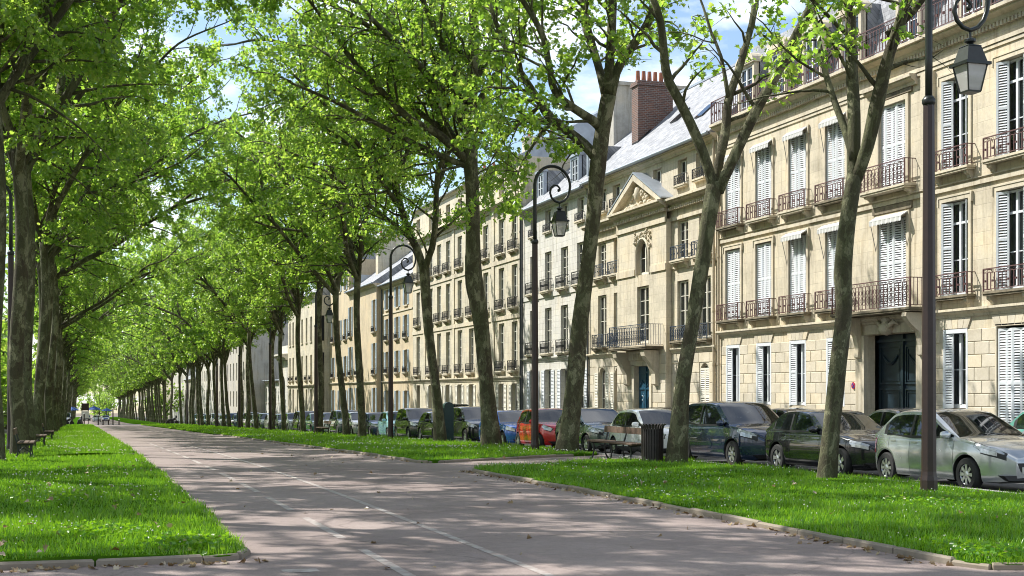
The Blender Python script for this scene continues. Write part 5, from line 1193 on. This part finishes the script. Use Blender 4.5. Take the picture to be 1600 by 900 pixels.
def car_meshes(S):
    L, Wd, H, R = S['L'], S['W'], S['H'], S.get('R', .31); xf = L/2-S.get('fo', .78); xr = xf-S['wb']
    xc = L/2-S['cowl']; xrf = xc-S['ws']; xrb = -L/2+S.get('tail', .12); xrr = xrb+S['rg']; zb = S.get('belt', .93); RA = R+.055
    hood = S.get('hood', .74); deck = S.get('deck', zb)
    ztop = smooth_fn([(-L/2, deck-.20), (-L/2+.10, deck-.03), (xrb+.1, deck), (xc-.1, zb+.02), (xc+.15, zb-.01), ((xc+L/2)/2, (zb+hood)/2+.045), (L/2-.16, hood+.03), (L/2-.05, hood-.06), (L/2, hood-.17)], L, .05)
    zlow0 = smooth_fn([(-L/2, .34), (-L/2+.12, .24), (-L/2+.5, .20), (L/2-.5, .19), (L/2-.12, .20), (L/2, .28)], L, .03)
    wpl = smooth_fn([(-L/2, .70), (-L/2+.06, .84), (-L/2+.25, .95), (-L/2+.7, 1.0), (xf, 1.0), (L/2-.45, .94), (L/2-.22, .80), (L/2-.08, .58), (L/2, .36)], L, .05)
    def zlow(x):
        z = zlow0(x)
        for c in (xf, xr):
            if abs(x-c) < RA: z = max(z, R+math.sqrt(RA*RA-(x-c)**2))
        return z
    def yat(z, w): return w*float(np.interp(z, [.15, .30, .50, .72, zb-.02, zb+.1], [.93, .975, 1.0, .995, .955, .93]))
    xs = set(np.linspace(-L/2, L/2, 44)); 
    for c in (xf, xr): xs |= set(c+RA*np.sin(np.linspace(-math.pi/2, math.pi/2, 17))) | {c-RA-.001, c+RA+.001}
    xB = (xc-.25+xrb)/2+S.get('bp', .05); doors = [xc-.12, xB] + ([xr+.12] if S.get('doors', 4) == 4 else [])
    for d in doors: xs |= {d-.007, d+.007}
    xs |= {L/2-.55, L/2-.10, -L/2+.28, L/2-.02, -L/2+.02}
    xs = sorted(x for x in xs if -L/2 <= x <= L/2)
    SS = [0, .06, .2, .38, .55, .68, .8, .9, .97]
    rings = []
    for x in xs:
        w = wpl(x)*Wd/2; zt = ztop(x); zl = min(zlow(x), zt-.12); zs = zt-.035
        pts = [(0, zl+.01), (w*.70, zl+.005)] + [(yat(zl+s*(zs-zl), w)*(.985 if s == 0 else 1), zl+s*(zs-zl)) for s in SS]
        ws = pts[-1][0]; cr_ = .035; pts += [(ws-.03, zt), (ws*.80, zt+cr_*.45), (ws*.5, zt+cr_*.85), (0, zt+cr_)]
        rings.append([(x, y, z) for y, z in pts])
    K = len(rings[0]); iS = 2; iE = 2+len(SS)-1
    body = MB(); heads = [MB(), MB()]; tails = [MB(), MB()]
    for s in (1, -1):
        for i in range(len(xs)-1):
            xm = (xs[i]+xs[i+1])/2
            for j in range(K-1):
                q = [rings[i][j], rings[i+1][j], rings[i+1][j+1], rings[i][j+1]]; q = [(a, b*s, c) for a, b, c in q]
                if s > 0: q = q[::-1]
                zm = sum(p[2] for p in q)/4; m = 0
                if any(abs(xm-d) < .006 for d in doors) and iS < j < iE: m = 1
                hl = L/2-S.get('hl', .52) < xm < L/2-.03 and iE-2 <= j <= iE and zm > hood-.14 and xm < L/2-.07
                tl = xm < -L/2+S.get('tl', .22) and iE-4 <= j < iE
                if S.get('skirt') and zm < S['skirt'] and j >= iS: m = 1
                if j < iS: m = 1
                if hl: m = 1
                body.add(q, [(0, 1, 2, 3)], m)
                if hl or tl:
                    c = Vector(q[1])-Vector(q[0]); d = Vector(q[2])-Vector(q[0]); n_ = c.cross(d); n_.normalize(); qq = [Vector(p)+n_*.010 for p in q]; (heads if hl else tails)[0 if s > 0 else 1].add(qq, [(0, 1, 2, 3)])
    for hm in heads:
        if hm.v:
            c_ = [sum(v[k] for v in hm.v)/len(hm.v) for k in range(3)]; hm.v = [tuple(c_[k]+(v[k]-c_[k])*(.88, .93, .80)[k] for k in range(3)) for v in hm.v]; hm.v = [(v[0]+.006, v[1]*1.008, v[2]+.004) for v in hm.v]
    for i, rv in ((0, False), (len(xs)-1, True)):
        r = rings[i]; P = r + [(x, -y, z) for x, y, z in r[1:-1]][::-1]; f = tuple(range(len(P))); body.add(P, [f if rv else f[::-1]], 0)
    # greenhouse
    zr = smooth_fn([(xc, zb-.02), (xrf, H-.045), (xrf-.3, H-.012), ((xrf+xrr)/2, H), (xrr+.2, H-.02), (xrr, H-.06), (xrb, deck-.01)], L, .045)
    pl = smooth_fn([(xc, .88), (xc-.4, .955), ((xc+xrb)/2, .97), (xrb+.4, .93), (xrb, .86)], L, .05); tum = S.get('tum', .30)
    fw = (xB+.035, xc-.20); rw = (xrb+S.get('q', .42), xB-.035); qw = (xrb+.16, xrb+S.get('q', .42)-.05) if S.get('quarter') else None
    gs = set(np.linspace(xrb, xc, 30)) | {fw[0], fw[1], rw[0], rw[1], xrf, xrr, xrr-.05, xc-.04}
    if qw: gs |= set(qw)
    gs = sorted(gs); G = []
    for x in gs:
        z1 = max(zr(x), zb+.005); h = z1-zb; yb = Wd/2*pl(x)*.985; f = lambda z: yb-max(0, z-zb)*tum
        zz = [zb-.05, zb+min(.025, .15*h), zb+.5*h, z1-min(.085, .32*h), z1-min(.03, .12*h)]
        pts = [(f(z), z) for z in zz]; yt = f(z1); pts += [(yt-min(.07, .3*h+.01), z1+.004), (yt*.55, z1+.022), (0, z1+.03)]
        G.append([(x, y, z) for y, z in pts])
    sides = []; wsd = MB(); rwd = MB()
    for s in (1, -1):
        wm = {'f': MB(), 'r': MB(), 'q': MB()}
        for i in range(len(gs)-1):
            xm = (gs[i]+gs[i+1])/2
            for j in range(7):
                q = [G[i][j], G[i+1][j], G[i+1][j+1], G[i][j+1]]; q = [(a, b*s, c) for a, b, c in q]
                if s > 0: q = q[::-1]
                t = None
                if j in (1, 2):
                    if fw[0] < xm < fw[1]: t = wm['f']
                    elif rw[0] < xm < rw[1]: t = wm['r']
                    elif qw and qw[0] < xm < qw[1]: t = wm['q']
                elif j >= 5:
                    if xrf+.02 < xm < xc-.02: t = wsd
                    elif xrb+.03 < xm < xrr-.05: t = rwd
                if t is None:
                    m = 1 if (j in (1, 2) and rw[0]-.06 < xm < fw[1]) or (j == 0 and rw[0] < xm < fw[1]) else 0
                    body.add(q, [(0, 1, 2, 3)], m)
                else: t.add(q, [(0, 1, 2, 3)])
        sides += [wm[k] for k in ('f', 'r', 'q') if wm[k].v]
    und = MB(); und.box(-L/2+.25, L/2-.25, -Wd*.30, Wd*.30, .17, .62); und.box(xr+.1, xf-.1, -Wd*.42, Wd*.42, .20, .5)
    for c in (xf, xr): und.box(c-.36, c+.36, -Wd/2+.30, Wd/2-.30, .2, .75)
    seats = MB()
    for x_ in (xB+.12, xr+.22):
        for s in (-.36, .36): seats.box(x_-.12, x_-.02, s-.22, s+.22, .5, min(H-.28, 1.2)); seats.box(x_-.10, x_-.03, s-.11, s+.11, min(H-.27, 1.21), min(H-.13, 1.36))
    seats.box(xc-.35, xc-.05, -Wd*.38, Wd*.38, .6, zb-.02)
    mir = MB(); 
    for k in range(1):
        mir.lathe([(.01, -.11), (.055, -.09), (.075, -.03), (.075, .05), (.05, .10), (.01, .115)], 10, ax='y')
    for v in range(len(mir.v)): a, b, c = mir.v[v]; mir.v[v] = (a*.75-.02*abs(b)*3, b, c*1.05)
    gr = MB(); zg = hood-.20; wg = S.get('gw', .42)*Wd/2; xg = L/2+.004
    gr.prism([(xg, -wg, zg), (xg, wg, zg), (xg, wg*.8, zg-S.get('gh', .16)), (xg, -wg*.8, zg-S.get('gh', .16))][::-1], (-.10, 0, 0))
    gr.prism([(xg-.01, -Wd*.36, .32), (xg-.01, Wd*.36, .32), (xg-.01, Wd*.30, .23), (xg-.01, -Wd*.30, .23)][::-1], (-.25, 0, 0))
    pln = MB(); pln.box(L/2+.006, L/2+.022, -.26, .26, .36, .47)
    hd = MB(); hd.box(-.09, .09, -.012, .018, -.014, .014)
    fog = MB(); fog.lathe([(.055, -.01), (.055, .01), (.02, .016)], 12, ax='y')
    def fin(mb, nm, mt, sm=.5):
        me = mb.mesh(nm, mt)
        import bmesh
        b_ = bmesh.new(); b_.from_mesh(me); bmesh.ops.remove_doubles(b_, verts=b_.verts, dist=.0015); b_.to_mesh(me); b_.free()
        smooth_angle(me, sm); return me
    wy = yat(.6, Wd/2)
    return dict(body=lambda p: fin_body(body, p, fin), glass=[('windscreen', fin(wsd, 'windscreen', M['carglass'])), ('rear_window', fin(rwd, 'rear_window', M['carglass']))] + [('side_window', fin(m, 'side_window', M['carglass'])) for m in sides],
        heads=[fin(h, 'headlight', M['lens']) for h in heads], tails=[fin(h, 'tail_light', M['redlens']) for h in tails], und=und.mesh('underbody', M['trimblack']), seats=seats.mesh('seats', M['seat']),
        mirror=mir, grille=gr.mesh('grille', M['trimblack']), plate=pln.mesh('number_plate', M['plate']), handle=hd, fin=fin, S=S,
        wheels=[(xf, 1), (xf, -1), (xr, 1), (xr, -1)], wy=Wd/2*.985-.11, R=R, mpos=(xc-.28, Wd/2*.965+.07, zb+.06), hpos=[(xB+.16, yat(zb-.1, Wd/2)+.006, zb-.11)] + ([(xr+.28, yat(zb-.1, Wd/2)*wpl(xr)+.006, zb-.10)] if S.get('doors', 4) == 4 else []), antenna=(xrr+.2 if S.get('rear_ant', True) else xrf-.1, H))
def fin_body(body, p, fin): return fin(body, 'body', [p, M['trimblack']], .8)
CARS = {}
def car(kind, x, y_front, col, label, group='cars parked along the lawn', metal=.3, name='parked_car', low=False, rim=5, face=-1):
    """x: lateral position of the path-side flank, y_front: nose (towards the viewer)"""
    if kind not in CARS: CARS[kind] = car_meshes(SPEC[kind])
    D = CARS[kind]; S = D['S']; yc = y_front+S['L']/2
    sl = math.atan(gz(yc+1)-gz(yc-1))/1; z = gz(yc)-.055
    e = empty(name, (x+S['W']/2, yc, z), label, 'van' if name != 'parked_car' else 'car', group); e.rotation_euler = (math.atan((gz(yc+2)-gz(yc-2))/4), 0, -math.pi/2)
    e.rotation_mode = 'XYZ'; e.rotation_euler = (Matrix.Rotation(math.atan((gz(yc+2)-gz(yc-2))/4), 3, 'X') @ Matrix.Rotation(-math.pi/2, 3, 'Z')).to_euler()
    key = ('paint', kind, col)
    if key not in ME:
        p = paint('car_paint', col, metal); ME[key] = (p, D['body'](p), D['fin'](D['mirror'], 'mirror', [p]), D['handle'].mesh('door_handle', p))
    p, bm, mm, hm = ME[key]
    b = place('body', bm, e); place('underbody', D['und'], e); place('seats', D['seats'], e)
    for nm, me in D['glass']: place(nm, me, e)
    for me in D['heads']: place('headlight', me, e)
    for me in D['tails']: place('tail_light', me, e)
    if not low:
        for s in (1, -1): place('mirror', mm, e, (D['mpos'][0], s*D['mpos'][1], D['mpos'][2]))
        for hp in D['hpos']:
            for s in (1, -1): place('door_handle', hm, e, (hp[0], s*hp[1], hp[2]))
    place('grille', D['grille'], e); place('number_plate', D['plate'], e)
    wm, rm = wheel_meshes(D['R'], rim, (D['R'], rim))
    for xw, s in D['wheels']: w_ = place('wheel', wm, e, (xw, s*D['wy'], D['R']), (0, 0, 0 if s > 0 else math.pi)); place('rim', rm, w_)
    return e
SPEC = {
 'supermini': dict(L=3.96, W=1.74, H=1.46, wb=2.54, fo=.80, cowl=1.02, ws=.98, rg=.62, tail=.10, belt=.95, hood=.74, R=.31, hl=.58, q=.50, gw=.40),
 'hatch':     dict(L=4.28, W=1.76, H=1.42, wb=2.69, fo=.76, cowl=1.42, ws=.80, rg=.70, tail=.14, belt=.95, hood=.73, R=.32, hl=.46, q=.52, gw=.34),
 'mpv':       dict(L=4.28, W=1.81, H=1.61, wb=2.68, fo=.84, cowl=1.02, ws=.95, rg=.50, tail=.10, belt=1.02, hood=.82, R=.33, hl=.60, q=.60, quarter=True, gw=.45, tum=.25),
 'oldmini':   dict(L=3.78, W=1.64, H=1.42, wb=2.47, fo=.72, cowl=1.02, ws=.72, rg=.55, tail=.12, belt=.92, hood=.74, R=.29, doors=2, hl=.42, q=.36, bp=-.05, skirt=.30),
 'round':     dict(L=3.44, W=1.63, H=1.47, wb=2.34, fo=.66, cowl=.84, ws=.70, rg=.42, tail=.08, belt=.95, hood=.80, R=.29, hl=.42, q=.38),
 'saloon':    dict(L=4.30, W=1.72, H=1.42, wb=2.60, fo=.80, cowl=1.30, ws=.78, rg=.72, tail=.40, belt=.93, deck=.98, hood=.74, R=.31, hl=.46, q=.36),
 'estate':    dict(L=4.5, W=1.78, H=1.50, wb=2.70, fo=.86, cowl=1.25, ws=.82, rg=.46, tail=.10, belt=.97, hood=.78, R=.32, hl=.48, q=.75, quarter=True),
 'van':       dict(L=4.8, W=1.9, H=1.95, wb=3.0, fo=.88, cowl=.98, ws=.75, rg=.22, tail=.06, belt=1.15, hood=.95, R=.33, hl=.5, q=1.3, tum=.14),
}
CX = 15.25
near = [
 ('supermini', 19.35, (.46, .48, .485), 'silver grey hatchback parked nearest, behind the brown lamp post', .65, 8),
 ('hatch', 23.72, (.006, .007, .010), 'glossy black hatchback behind the S-bent plane tree', .2, 5),
 ('mpv', 28.60, (.012, .026, .060), 'dark navy people carrier right of the leaning plane tree', .4, 6),
 ('oldmini', 34.0, (.74, .76, .74), 'white older hatchback behind the wooden bench', .1, 7),
 ('supermini', 38.6, (.12, .15, .135), 'grey-green hatchback between the mottled plane trunk and the white car', .55, 8),
 ('round', 43.5, (.52, .014, .022), 'small red rounded car behind the second lamp post', .2, 7),
 ('saloon', 47.6, (.015, .10, .42), 'bright blue car behind the tall straight plane tree', .35, 7),
 ('mpv', 52.8, (.010, .013, .016), 'black people carrier right of the ticket machine', .3, 6),
 ('hatch', 58.0, (.010, .014, .016), 'low black car left of the slim leaning plane tree', .3, 5),
 ('mpv', 63.0, (.014, .020, .022), 'black rounded people carrier beside the light blue car', .3, 6),
 ('round', 67.9, (.30, .55, .62), 'light blue small car behind the third lamp post', .3, 7),
 ('saloon', 72.3, (.03, .05, .12), 'dark blue car right of the straight plane tree', .4, 7),
 ('supermini', 77.4, (.45, .46, .48), 'pale silver hatchback farther along the row, left of the straight plane tree', .6, 8),
 ('mpv', 82.2, (.05, .07, .085), 'slate grey people carrier behind the small far bench', .5, 6)]
for kind, yf, col, lb_, mt, rm in near: car(kind, CX+(.02 if kind == 'supermini' else .06), yf+.55, col, lb_, metal=mt, rim=rm)
cols = [(.42, .44, .46), (.03, .06, .16), (.01, .012, .014), (.10, .13, .15), (.5, .5, .5), (.06, .16, .18)]
cname = ['silver', 'dark blue', 'black', 'slate grey', 'pale grey', 'teal']; ORD2 = ['thirteenth', 'fourteenth', 'fifteenth', 'sixteenth', 'seventeenth', 'eighteenth', 'nineteenth', 'twentieth', 'twenty-first', 'twenty-second', 'twenty-third', 'twenty-fourth', 'twenty-fifth', 'twenty-sixth', 'twenty-seventh', 'twenty-eighth']
y = 88.2; i = 0; rc = random.Random(2)
while y < 198:
    k = ['supermini', 'saloon', 'mpv', 'round', 'estate', 'hatch'][rc.randrange(6)]; ci = rc.randrange(6)
    car(k, CX+.06, y, cols[ci], 'small distant %s car far along the lawn row, %s of the far cars' % (cname[ci], (ORD+ORD2)[i]), metal=.4, low=True, rim=7); y += SPEC[k]['L']+rc.uniform(.5, 1.6); i += 1
RX = 20.95
for kind, yf, col, lb_, nm in (('supermini', 23.2, (.16, .42, .36), 'turquoise green car across the street behind the silver car', 'parked_car'), ('saloon', 29.5, (.30, .29, .30), 'grey saloon across the street between black and silver cars', 'parked_car'),
     ('estate', 45.5, (.05, .052, .055), 'dark estate car across the street behind the white hatchback', 'parked_car'), ('estate', 61.5, (.30, .33, .32), 'grey estate car across the street above the bright blue car', 'parked_car'), ('van', 77.5, (.18, .22, .21), 'grey van across the street behind the ticket machine', 'parked_van'),
     ('hatch', 35.5, (.02, .02, .022), 'black car across the street hidden behind the navy people carrier', 'parked_car'), ('saloon', 53.0, (.4, .4, .42), 'silver car across the street behind the red car', 'parked_car'), ('supermini', 68.5, (.05, .05, .06), 'dark small car across the street left of the grey estate', 'parked_car')):
    car(kind, RX, yf, col, lb_, 'cars parked across the street', .4, nm)
for i in range(14):
    k = ['supermini', 'estate', 'saloon', 'hatch'][i % 4]; car(k, RX, 90+i*7.4, cols[(i*5) % 6], 'small distant %s car across the street, %s of the far ones' % (cname[(i*5) % 6], (ORD+ORD2)[i]), 'cars parked across the street', .4, low=True, rim=7)
# ---------------------------------------------------------------- the crossing at the end of the path
def post(x, y, h, r, mat, label, name='bollard', cap=True):
    e = empty(name, (x, y, gz(y)), label, 'bollard' if name == 'bollard' else 'sign', 'posts at the crossing'); m = MB(); m.lathe([(r*1.3, -.1), (r*1.3, .12), (r, .16), (r, h)], 10); place('shaft', m.mesh('shaft', M[mat]), e)
    m = MB(); m.lathe([(r*1.1, h), (r*1.4, h+.05), (r*1.1, h+.14), (.01, h+.18)], 10); place('cap', m.mesh('cap', M['offwhite' if cap else mat]), e); return e
for i, (u, v0, v1) in enumerate(((131.5, 637, 656), (153.5, 641, 657), (161, 648, 657), (169.5, 649, 658), (176.5, 631, 658), (186, 652, 658), (126, 643, 656))):
    D = 203.0; X = None
    xx = (u-VPX)*CT*D/F; yy = (D-xx*ST)/CT; post(xx, yy, max(.7, (v1-v0)*D/F*.9), .09, 'lamp_brown', ['tall brown post at the left of the crossing', 'brown post with a yellow-lit top at the end of the path', 'short brown bollard left of the tall crossing post', 'short white-topped bollard beside the tall crossing post', 'tallest brown white-topped post at the crossing', 'pale short bollard at the right of the crossing', 'thin brown post at the left lawn end of the crossing'][i])
e = empty('notice_board', (.75, 215, gz(215)), 'brown and white notice board on two legs beyond the crossing', 'sign')
m = MB(); m.box(-.55, .55, -.06, .06, 2.2, 3.3); place('board', m.mesh('board', M['lamp_brown']), e); m = MB(); m.box(-.55, .55, -.08, -.061, 1.0, 2.1); place('panel', m.mesh('panel', M['offwhite']), e)
for s in (-1, 1): m = MB(); m.tube([(s*.45, 0, -.1), (s*.45, 0, 2.3)], .06, 8); place('leg', m.mesh('leg', M['lamp_brown']), e)
def moto(x, y, rz, label):
    e = empty('parked_motorcycle', (x, y, gz(y)), label, 'motorcycle', 'motorcycles at the crossing', rz)
    for s in (-.68, .68):
        m = MB(); m.lathe([(.2, -.06), (.30, -.06), (.32, 0), (.30, .06), (.2, .06)], 18, (s, 0, .32), ax='y'); m.lathe([(.02, -.02), (.21, -.02), (.21, .02), (.02, .02)], 12, (s, 0, .32), ax='y'); place('wheel', m.mesh('wheel', M['tyre']), e)
    m = MB(); m.tube([(-.75, 0, .62), (-.35, 0, .72), (.0, 0, .68), (.3, 0, .86), (.5, 0, .92)], [.10, .17, .18, .2, .12], 8); m.tube([(-.2, 0, .35), (.25, 0, .35)], [.16, .18], 8); m.tube([(.45, 0, .95), (.72, 0, .32)], .05, 6); m.tube([(-.68, 0, .32), (-.1, 0, .42)], .06, 6); m.tube([(.50, -.36, 1.02), (.46, 0, 1.0), (.50, .36, 1.02)], .025, 6)
    place('frame', m.mesh('frame', M['trimblack'], True), e)
    m = MB(); m.tube([(.55, 0, 1.0), (.62, 0, 1.15), (.52, 0, 1.35)], [.14, .16, .08], 8, flat=.5); place('fairing', m.mesh('fairing', M['trimblack'], True), e)
    m = MB(); m.tube([(-.7, 0, .76), (-.3, 0, .84), (0, 0, .82)], [.06, .13, .08], 8, flat=.6); place('seat', m.mesh('seat', M['seat'], True), e)
moto(13.0, 204.5, .3, 'dark motorcycle at the end of the right lawn'); moto(-1.8, 207.5, .2, 'dark covered motorcycle at the left of the crossing'); moto(.0, 208.5, 1.2, 'dark motorcycle right of the covered one at the crossing')
car('van', -3.2, 222, (.62, .64, .68), 'white van beyond the crossing left of the path', 'vehicles beyond the crossing', .1, 'parked_van')
car('supermini', 2.6, 305, (.45, .48, .5), 'silver car crossing the far end of the path', 'vehicles beyond the crossing'); car('saloon', 4.8, 322, (.04, .1, .3), 'blue car at the far end of the path', 'vehicles beyond the crossing'); car('estate', .6, 330, (.05, .06, .07), 'dark car at the far end of the path', 'vehicles beyond the crossing')
for i, (x_, y_, k) in enumerate(((-1.4, 262, .62), (2.8, 292, .66), (6.0, 330, .6))):
    e = empty('parasol', (x_, y_, gz(y_)), ['blue parasol above the white van', 'blue parasol over the far path end', 'smaller blue parasol right of the others'][i], 'parasol', 'blue parasols at the far end'); m = MB(); m.tube([(0, 0, -.1), (0, 0, 5.0*k)], .05, 6); place('pole', m.mesh('pole', M['grey_metal']), e)
    m = MB(); m.lathe([(2.2*k, 4.0*k), (1.2*k, 4.6*k), (.02, 5.1*k), (.02, 5.0*k), (1.2*k, 4.5*k), (2.15*k, 3.92*k)], 8); place('canopy', m.mesh('canopy', M['parasol']), e)
# ---------------------------------------------------------------- grass, clover, fallen leaves
gr_ = np.random.default_rng(5)
def in_lawn(x, y, poly):
    n = len(poly); ok = np.zeros(len(x), bool); j = n-1
    for i in range(n):
        (xi, yi), (xj, yj) = poly[i], poly[j]
        if yi != yj: c = ((yi > y) != (yj > y)) & (x < (xj-xi)*(y-yi)/(yj-yi)+xi); ok ^= c
        j = i
    return ok
def zl(x, y): return gzv(y)+LH+.02+.02*np.sin(x*1.7+y*.6)+.018*np.sin(x*.8-y*1.3)
def sample(poly, dens, ymax):
    xs = [p[0] for p in poly]; yy = [p[1] for p in poly]; out = []
    y0 = min(yy); ye = min(max(yy), ymax)
    while y0 < ye:
        y1 = min(ye, y0+(1.5 if y0 < 40 else 8)); D = max(8, y0*CT+2); d = dens(D); n = int(d*(y1-y0)*(max(xs)-min(xs)))
        x = gr_.uniform(min(xs), max(xs), n); y = gr_.uniform(y0, y1, n); k = in_lawn(x, y, poly)
        # skip what the camera cannot see
        dd = x*ST+y*CT; u = 800+F*(x*CT-y*ST)/dd; k &= (u > -120) & (u < 1720); out.append(np.c_[x[k], y[k], dd[k]]); y0 = y1
    return np.concatenate(out)
P = np.concatenate([sample(poly, lambda D: min(1150, 1150*(17/D)**1.6 if D > 17 else 1150), 205) for _, poly in LAWNS[:4]])
edge_n = len(P); N = len(P); x, y, D = P.T
patch = .5+.5*np.sin(x*1.1+2*np.sin(y*.45))*np.sin(y*.8+1.3*np.sin(x*.7))
h = gr_.gamma(6, .0105, N).clip(.02, .15)*(.7+.6*patch)*np.clip(D/34, 1, 1.6); wd = gr_.uniform(.0028, .006, N)*np.clip(D/16, 1, 9); az = gr_.uniform(0, 2*np.pi, N); ln = gr_.uniform(.1, .65, N)*h
z = zl(x, y)-.02; bx, by = np.cos(az), np.sin(az); px, py = -by, bx
q = gr_.uniform(0, 2*np.pi, N); px, py = np.cos(q), np.sin(q)
nr = D < 24
V = np.zeros((N, 5, 3))
V[:, 0] = np.c_[x-px*wd, y-py*wd, z]; V[:, 1] = np.c_[x+px*wd, y+py*wd, z]
mx_, my_ = x+bx*ln*.35, y+by*ln*.35
V[:, 2] = np.c_[mx_+px*wd*.8, my_+py*wd*.8, z+h*.6]; V[:, 3] = np.c_[mx_-px*wd*.8, my_-py*wd*.8, z+h*.6]; V[:, 4] = np.c_[x+bx*ln, y+by*ln, z+h]
Vn = V[nr]; Vf = V[~nr][:, [0, 1, 4]]; n1, n2 = len(Vn), len(Vf)
b = (np.arange(n1)*5)[:, None]; l1 = np.concatenate([b+np.array([[0, 1, 2, 3]]), b+np.array([[3, 2, 4]])], 1).ravel(); st = ((np.arange(n1)*7)[:, None]+np.array([[0, 4]])).ravel()
l2 = np.arange(n2*3)+n1*5; loops = np.r_[l1, l2]; starts = np.r_[st, np.arange(n2)*3+len(l1)]
me = np_mesh('grass', np.r_[Vn.reshape(-1, 3), Vf.reshape(-1, 3)], loops, starts, np.r_[np.tile([4, 3], n1), np.full(n2, 3)], M['blade'])
tag(place('grass', me), 'short bright green grass covering the lawns beside the path', 'grass', kind='stuff')
print('blades', N)
# clover heads
fl = np.concatenate([sample(poly, lambda D: 17*(18/max(D, 18))**.9, 110) for _, poly in LAWNS[:4]]); x, y, D = fl.T
keep = (np.sin(x*.9+1.7*np.sin(y*.35))*np.sin(y*.6+x*.3)+gr_.normal(size=len(x))*.45) > .35; x, y, D = x[keep], y[keep], D[keep]; N = len(x)
r = gr_.uniform(.007, .0135, N)*np.clip(D/22, 1, 2.2); z = zl(x, y)+gr_.uniform(.05, .10, N)
oc = np.array([(1, 0, 0), (0, 1, 0), (-1, 0, 0), (0, -1, 0), (0, 0, 1), (0, 0, -1)]); V = np.c_[x, y, z][:, None]+oc[None]*r[:, None, None]
fc = np.array([(0, 1, 4), (1, 2, 4), (2, 3, 4), (3, 0, 4), (1, 0, 5), (2, 1, 5), (3, 2, 5), (0, 3, 5)]); loops = ((np.arange(N)*6)[:, None, None]+fc[None]).ravel()
me = np_mesh('clover_flowers', V.reshape(-1, 3), loops, np.arange(N*8)*3, np.full(N*8, 3), M['clover'], True); tag(place('clover_flowers', me), 'tiny white clover heads dotted over the lawns', 'flowers', kind='stuff'); print('clover', N)
# clover plants in clumps near the kerbs
s = Sk(4); rg = s.rng
for cx_, cy_, cr_, n_ in ((8.95, 18.6, .55, 420), (8.8, 19.9, .4, 260), (8.8, 11.6, .45, 380), (9.2, 25.0, .5, 260), (1.1, 15.0, .45, 380), (.2, 16.6, .5, 260), (10.6, 22.0, .7, 320), (12.0, 17.0, .7, 300), (-.2, 22, .7, 260), (9.4, 40, .9, 260)):
    for _ in range(n_):
        xx, yy = cx_+rg.normal()*cr_*.5, cy_+rg.normal()*cr_*.7
        if xx > 8.45 or xx < 1.65: s.lp.append(np.array([xx, yy, gz(yy)+LH+.02+rg.uniform(.03, .10)])); s.ld.append(norm(np.array([rg.normal(), rg.normal(), .15*rg.normal()])))
me = s.crown('clover_plants', (.035, .065), True, clump=0); me.materials[0] = M['blade']; tag(place('clover_plants', me), 'clumps of round clover leaves growing in the lawns near the kerbs', 'clover', kind='stuff')
# fallen leaves and litter: scattered on the path, gathered along the kerbs
s = Sk(3); rg = s.rng
for _ in range(55): yy = 12+38*rg.random()**1.5; s.lp.append(np.array([rg.uniform(1.8, 8.3), yy, gz(yy)+.012])); s.ld.append(norm(np.array([rg.normal(), rg.normal(), .15*rg.normal()])))
for _ in range(240): yy = rg.uniform(11.5, 29.5); s.lp.append(np.array([8.33-abs(rg.normal())*.13, yy, gz(yy)+.010])); s.ld.append(norm(np.array([rg.normal(), rg.normal(), .1*rg.normal()])))
for _ in range(90): yy = rg.uniform(34, 60); s.lp.append(np.array([8.3-abs(rg.normal())*.15, yy, gz(yy)+.010])); s.ld.append(norm(np.array([rg.normal(), rg.normal(), .1*rg.normal()])))
for _ in range(70): s.lp.append(np.array([rg.uniform(-1, 1.9), 14.02-abs(rg.normal())*.12, .010])); s.ld.append(norm(np.array([rg.normal(), rg.normal(), .1])))
for _ in range(110): yy = 14+rg.random()*20; xx = rg.choice([rg.uniform(-1, 1.5), rg.uniform(9, 14)]); s.lp.append(np.array([xx, yy, gz(yy)+LH+.10])); s.ld.append(norm(np.array([rg.normal(), rg.normal(), .3*rg.normal()])))
me = s.crown('fallen_leaves', (.035, .095), clump=0); me.materials[0] = M['litter']
tag(place('fallen_leaves', me), 'dry fallen leaves and bud scales lying on the path and along the kerbs', 'fallen leaves', kind='stuff')
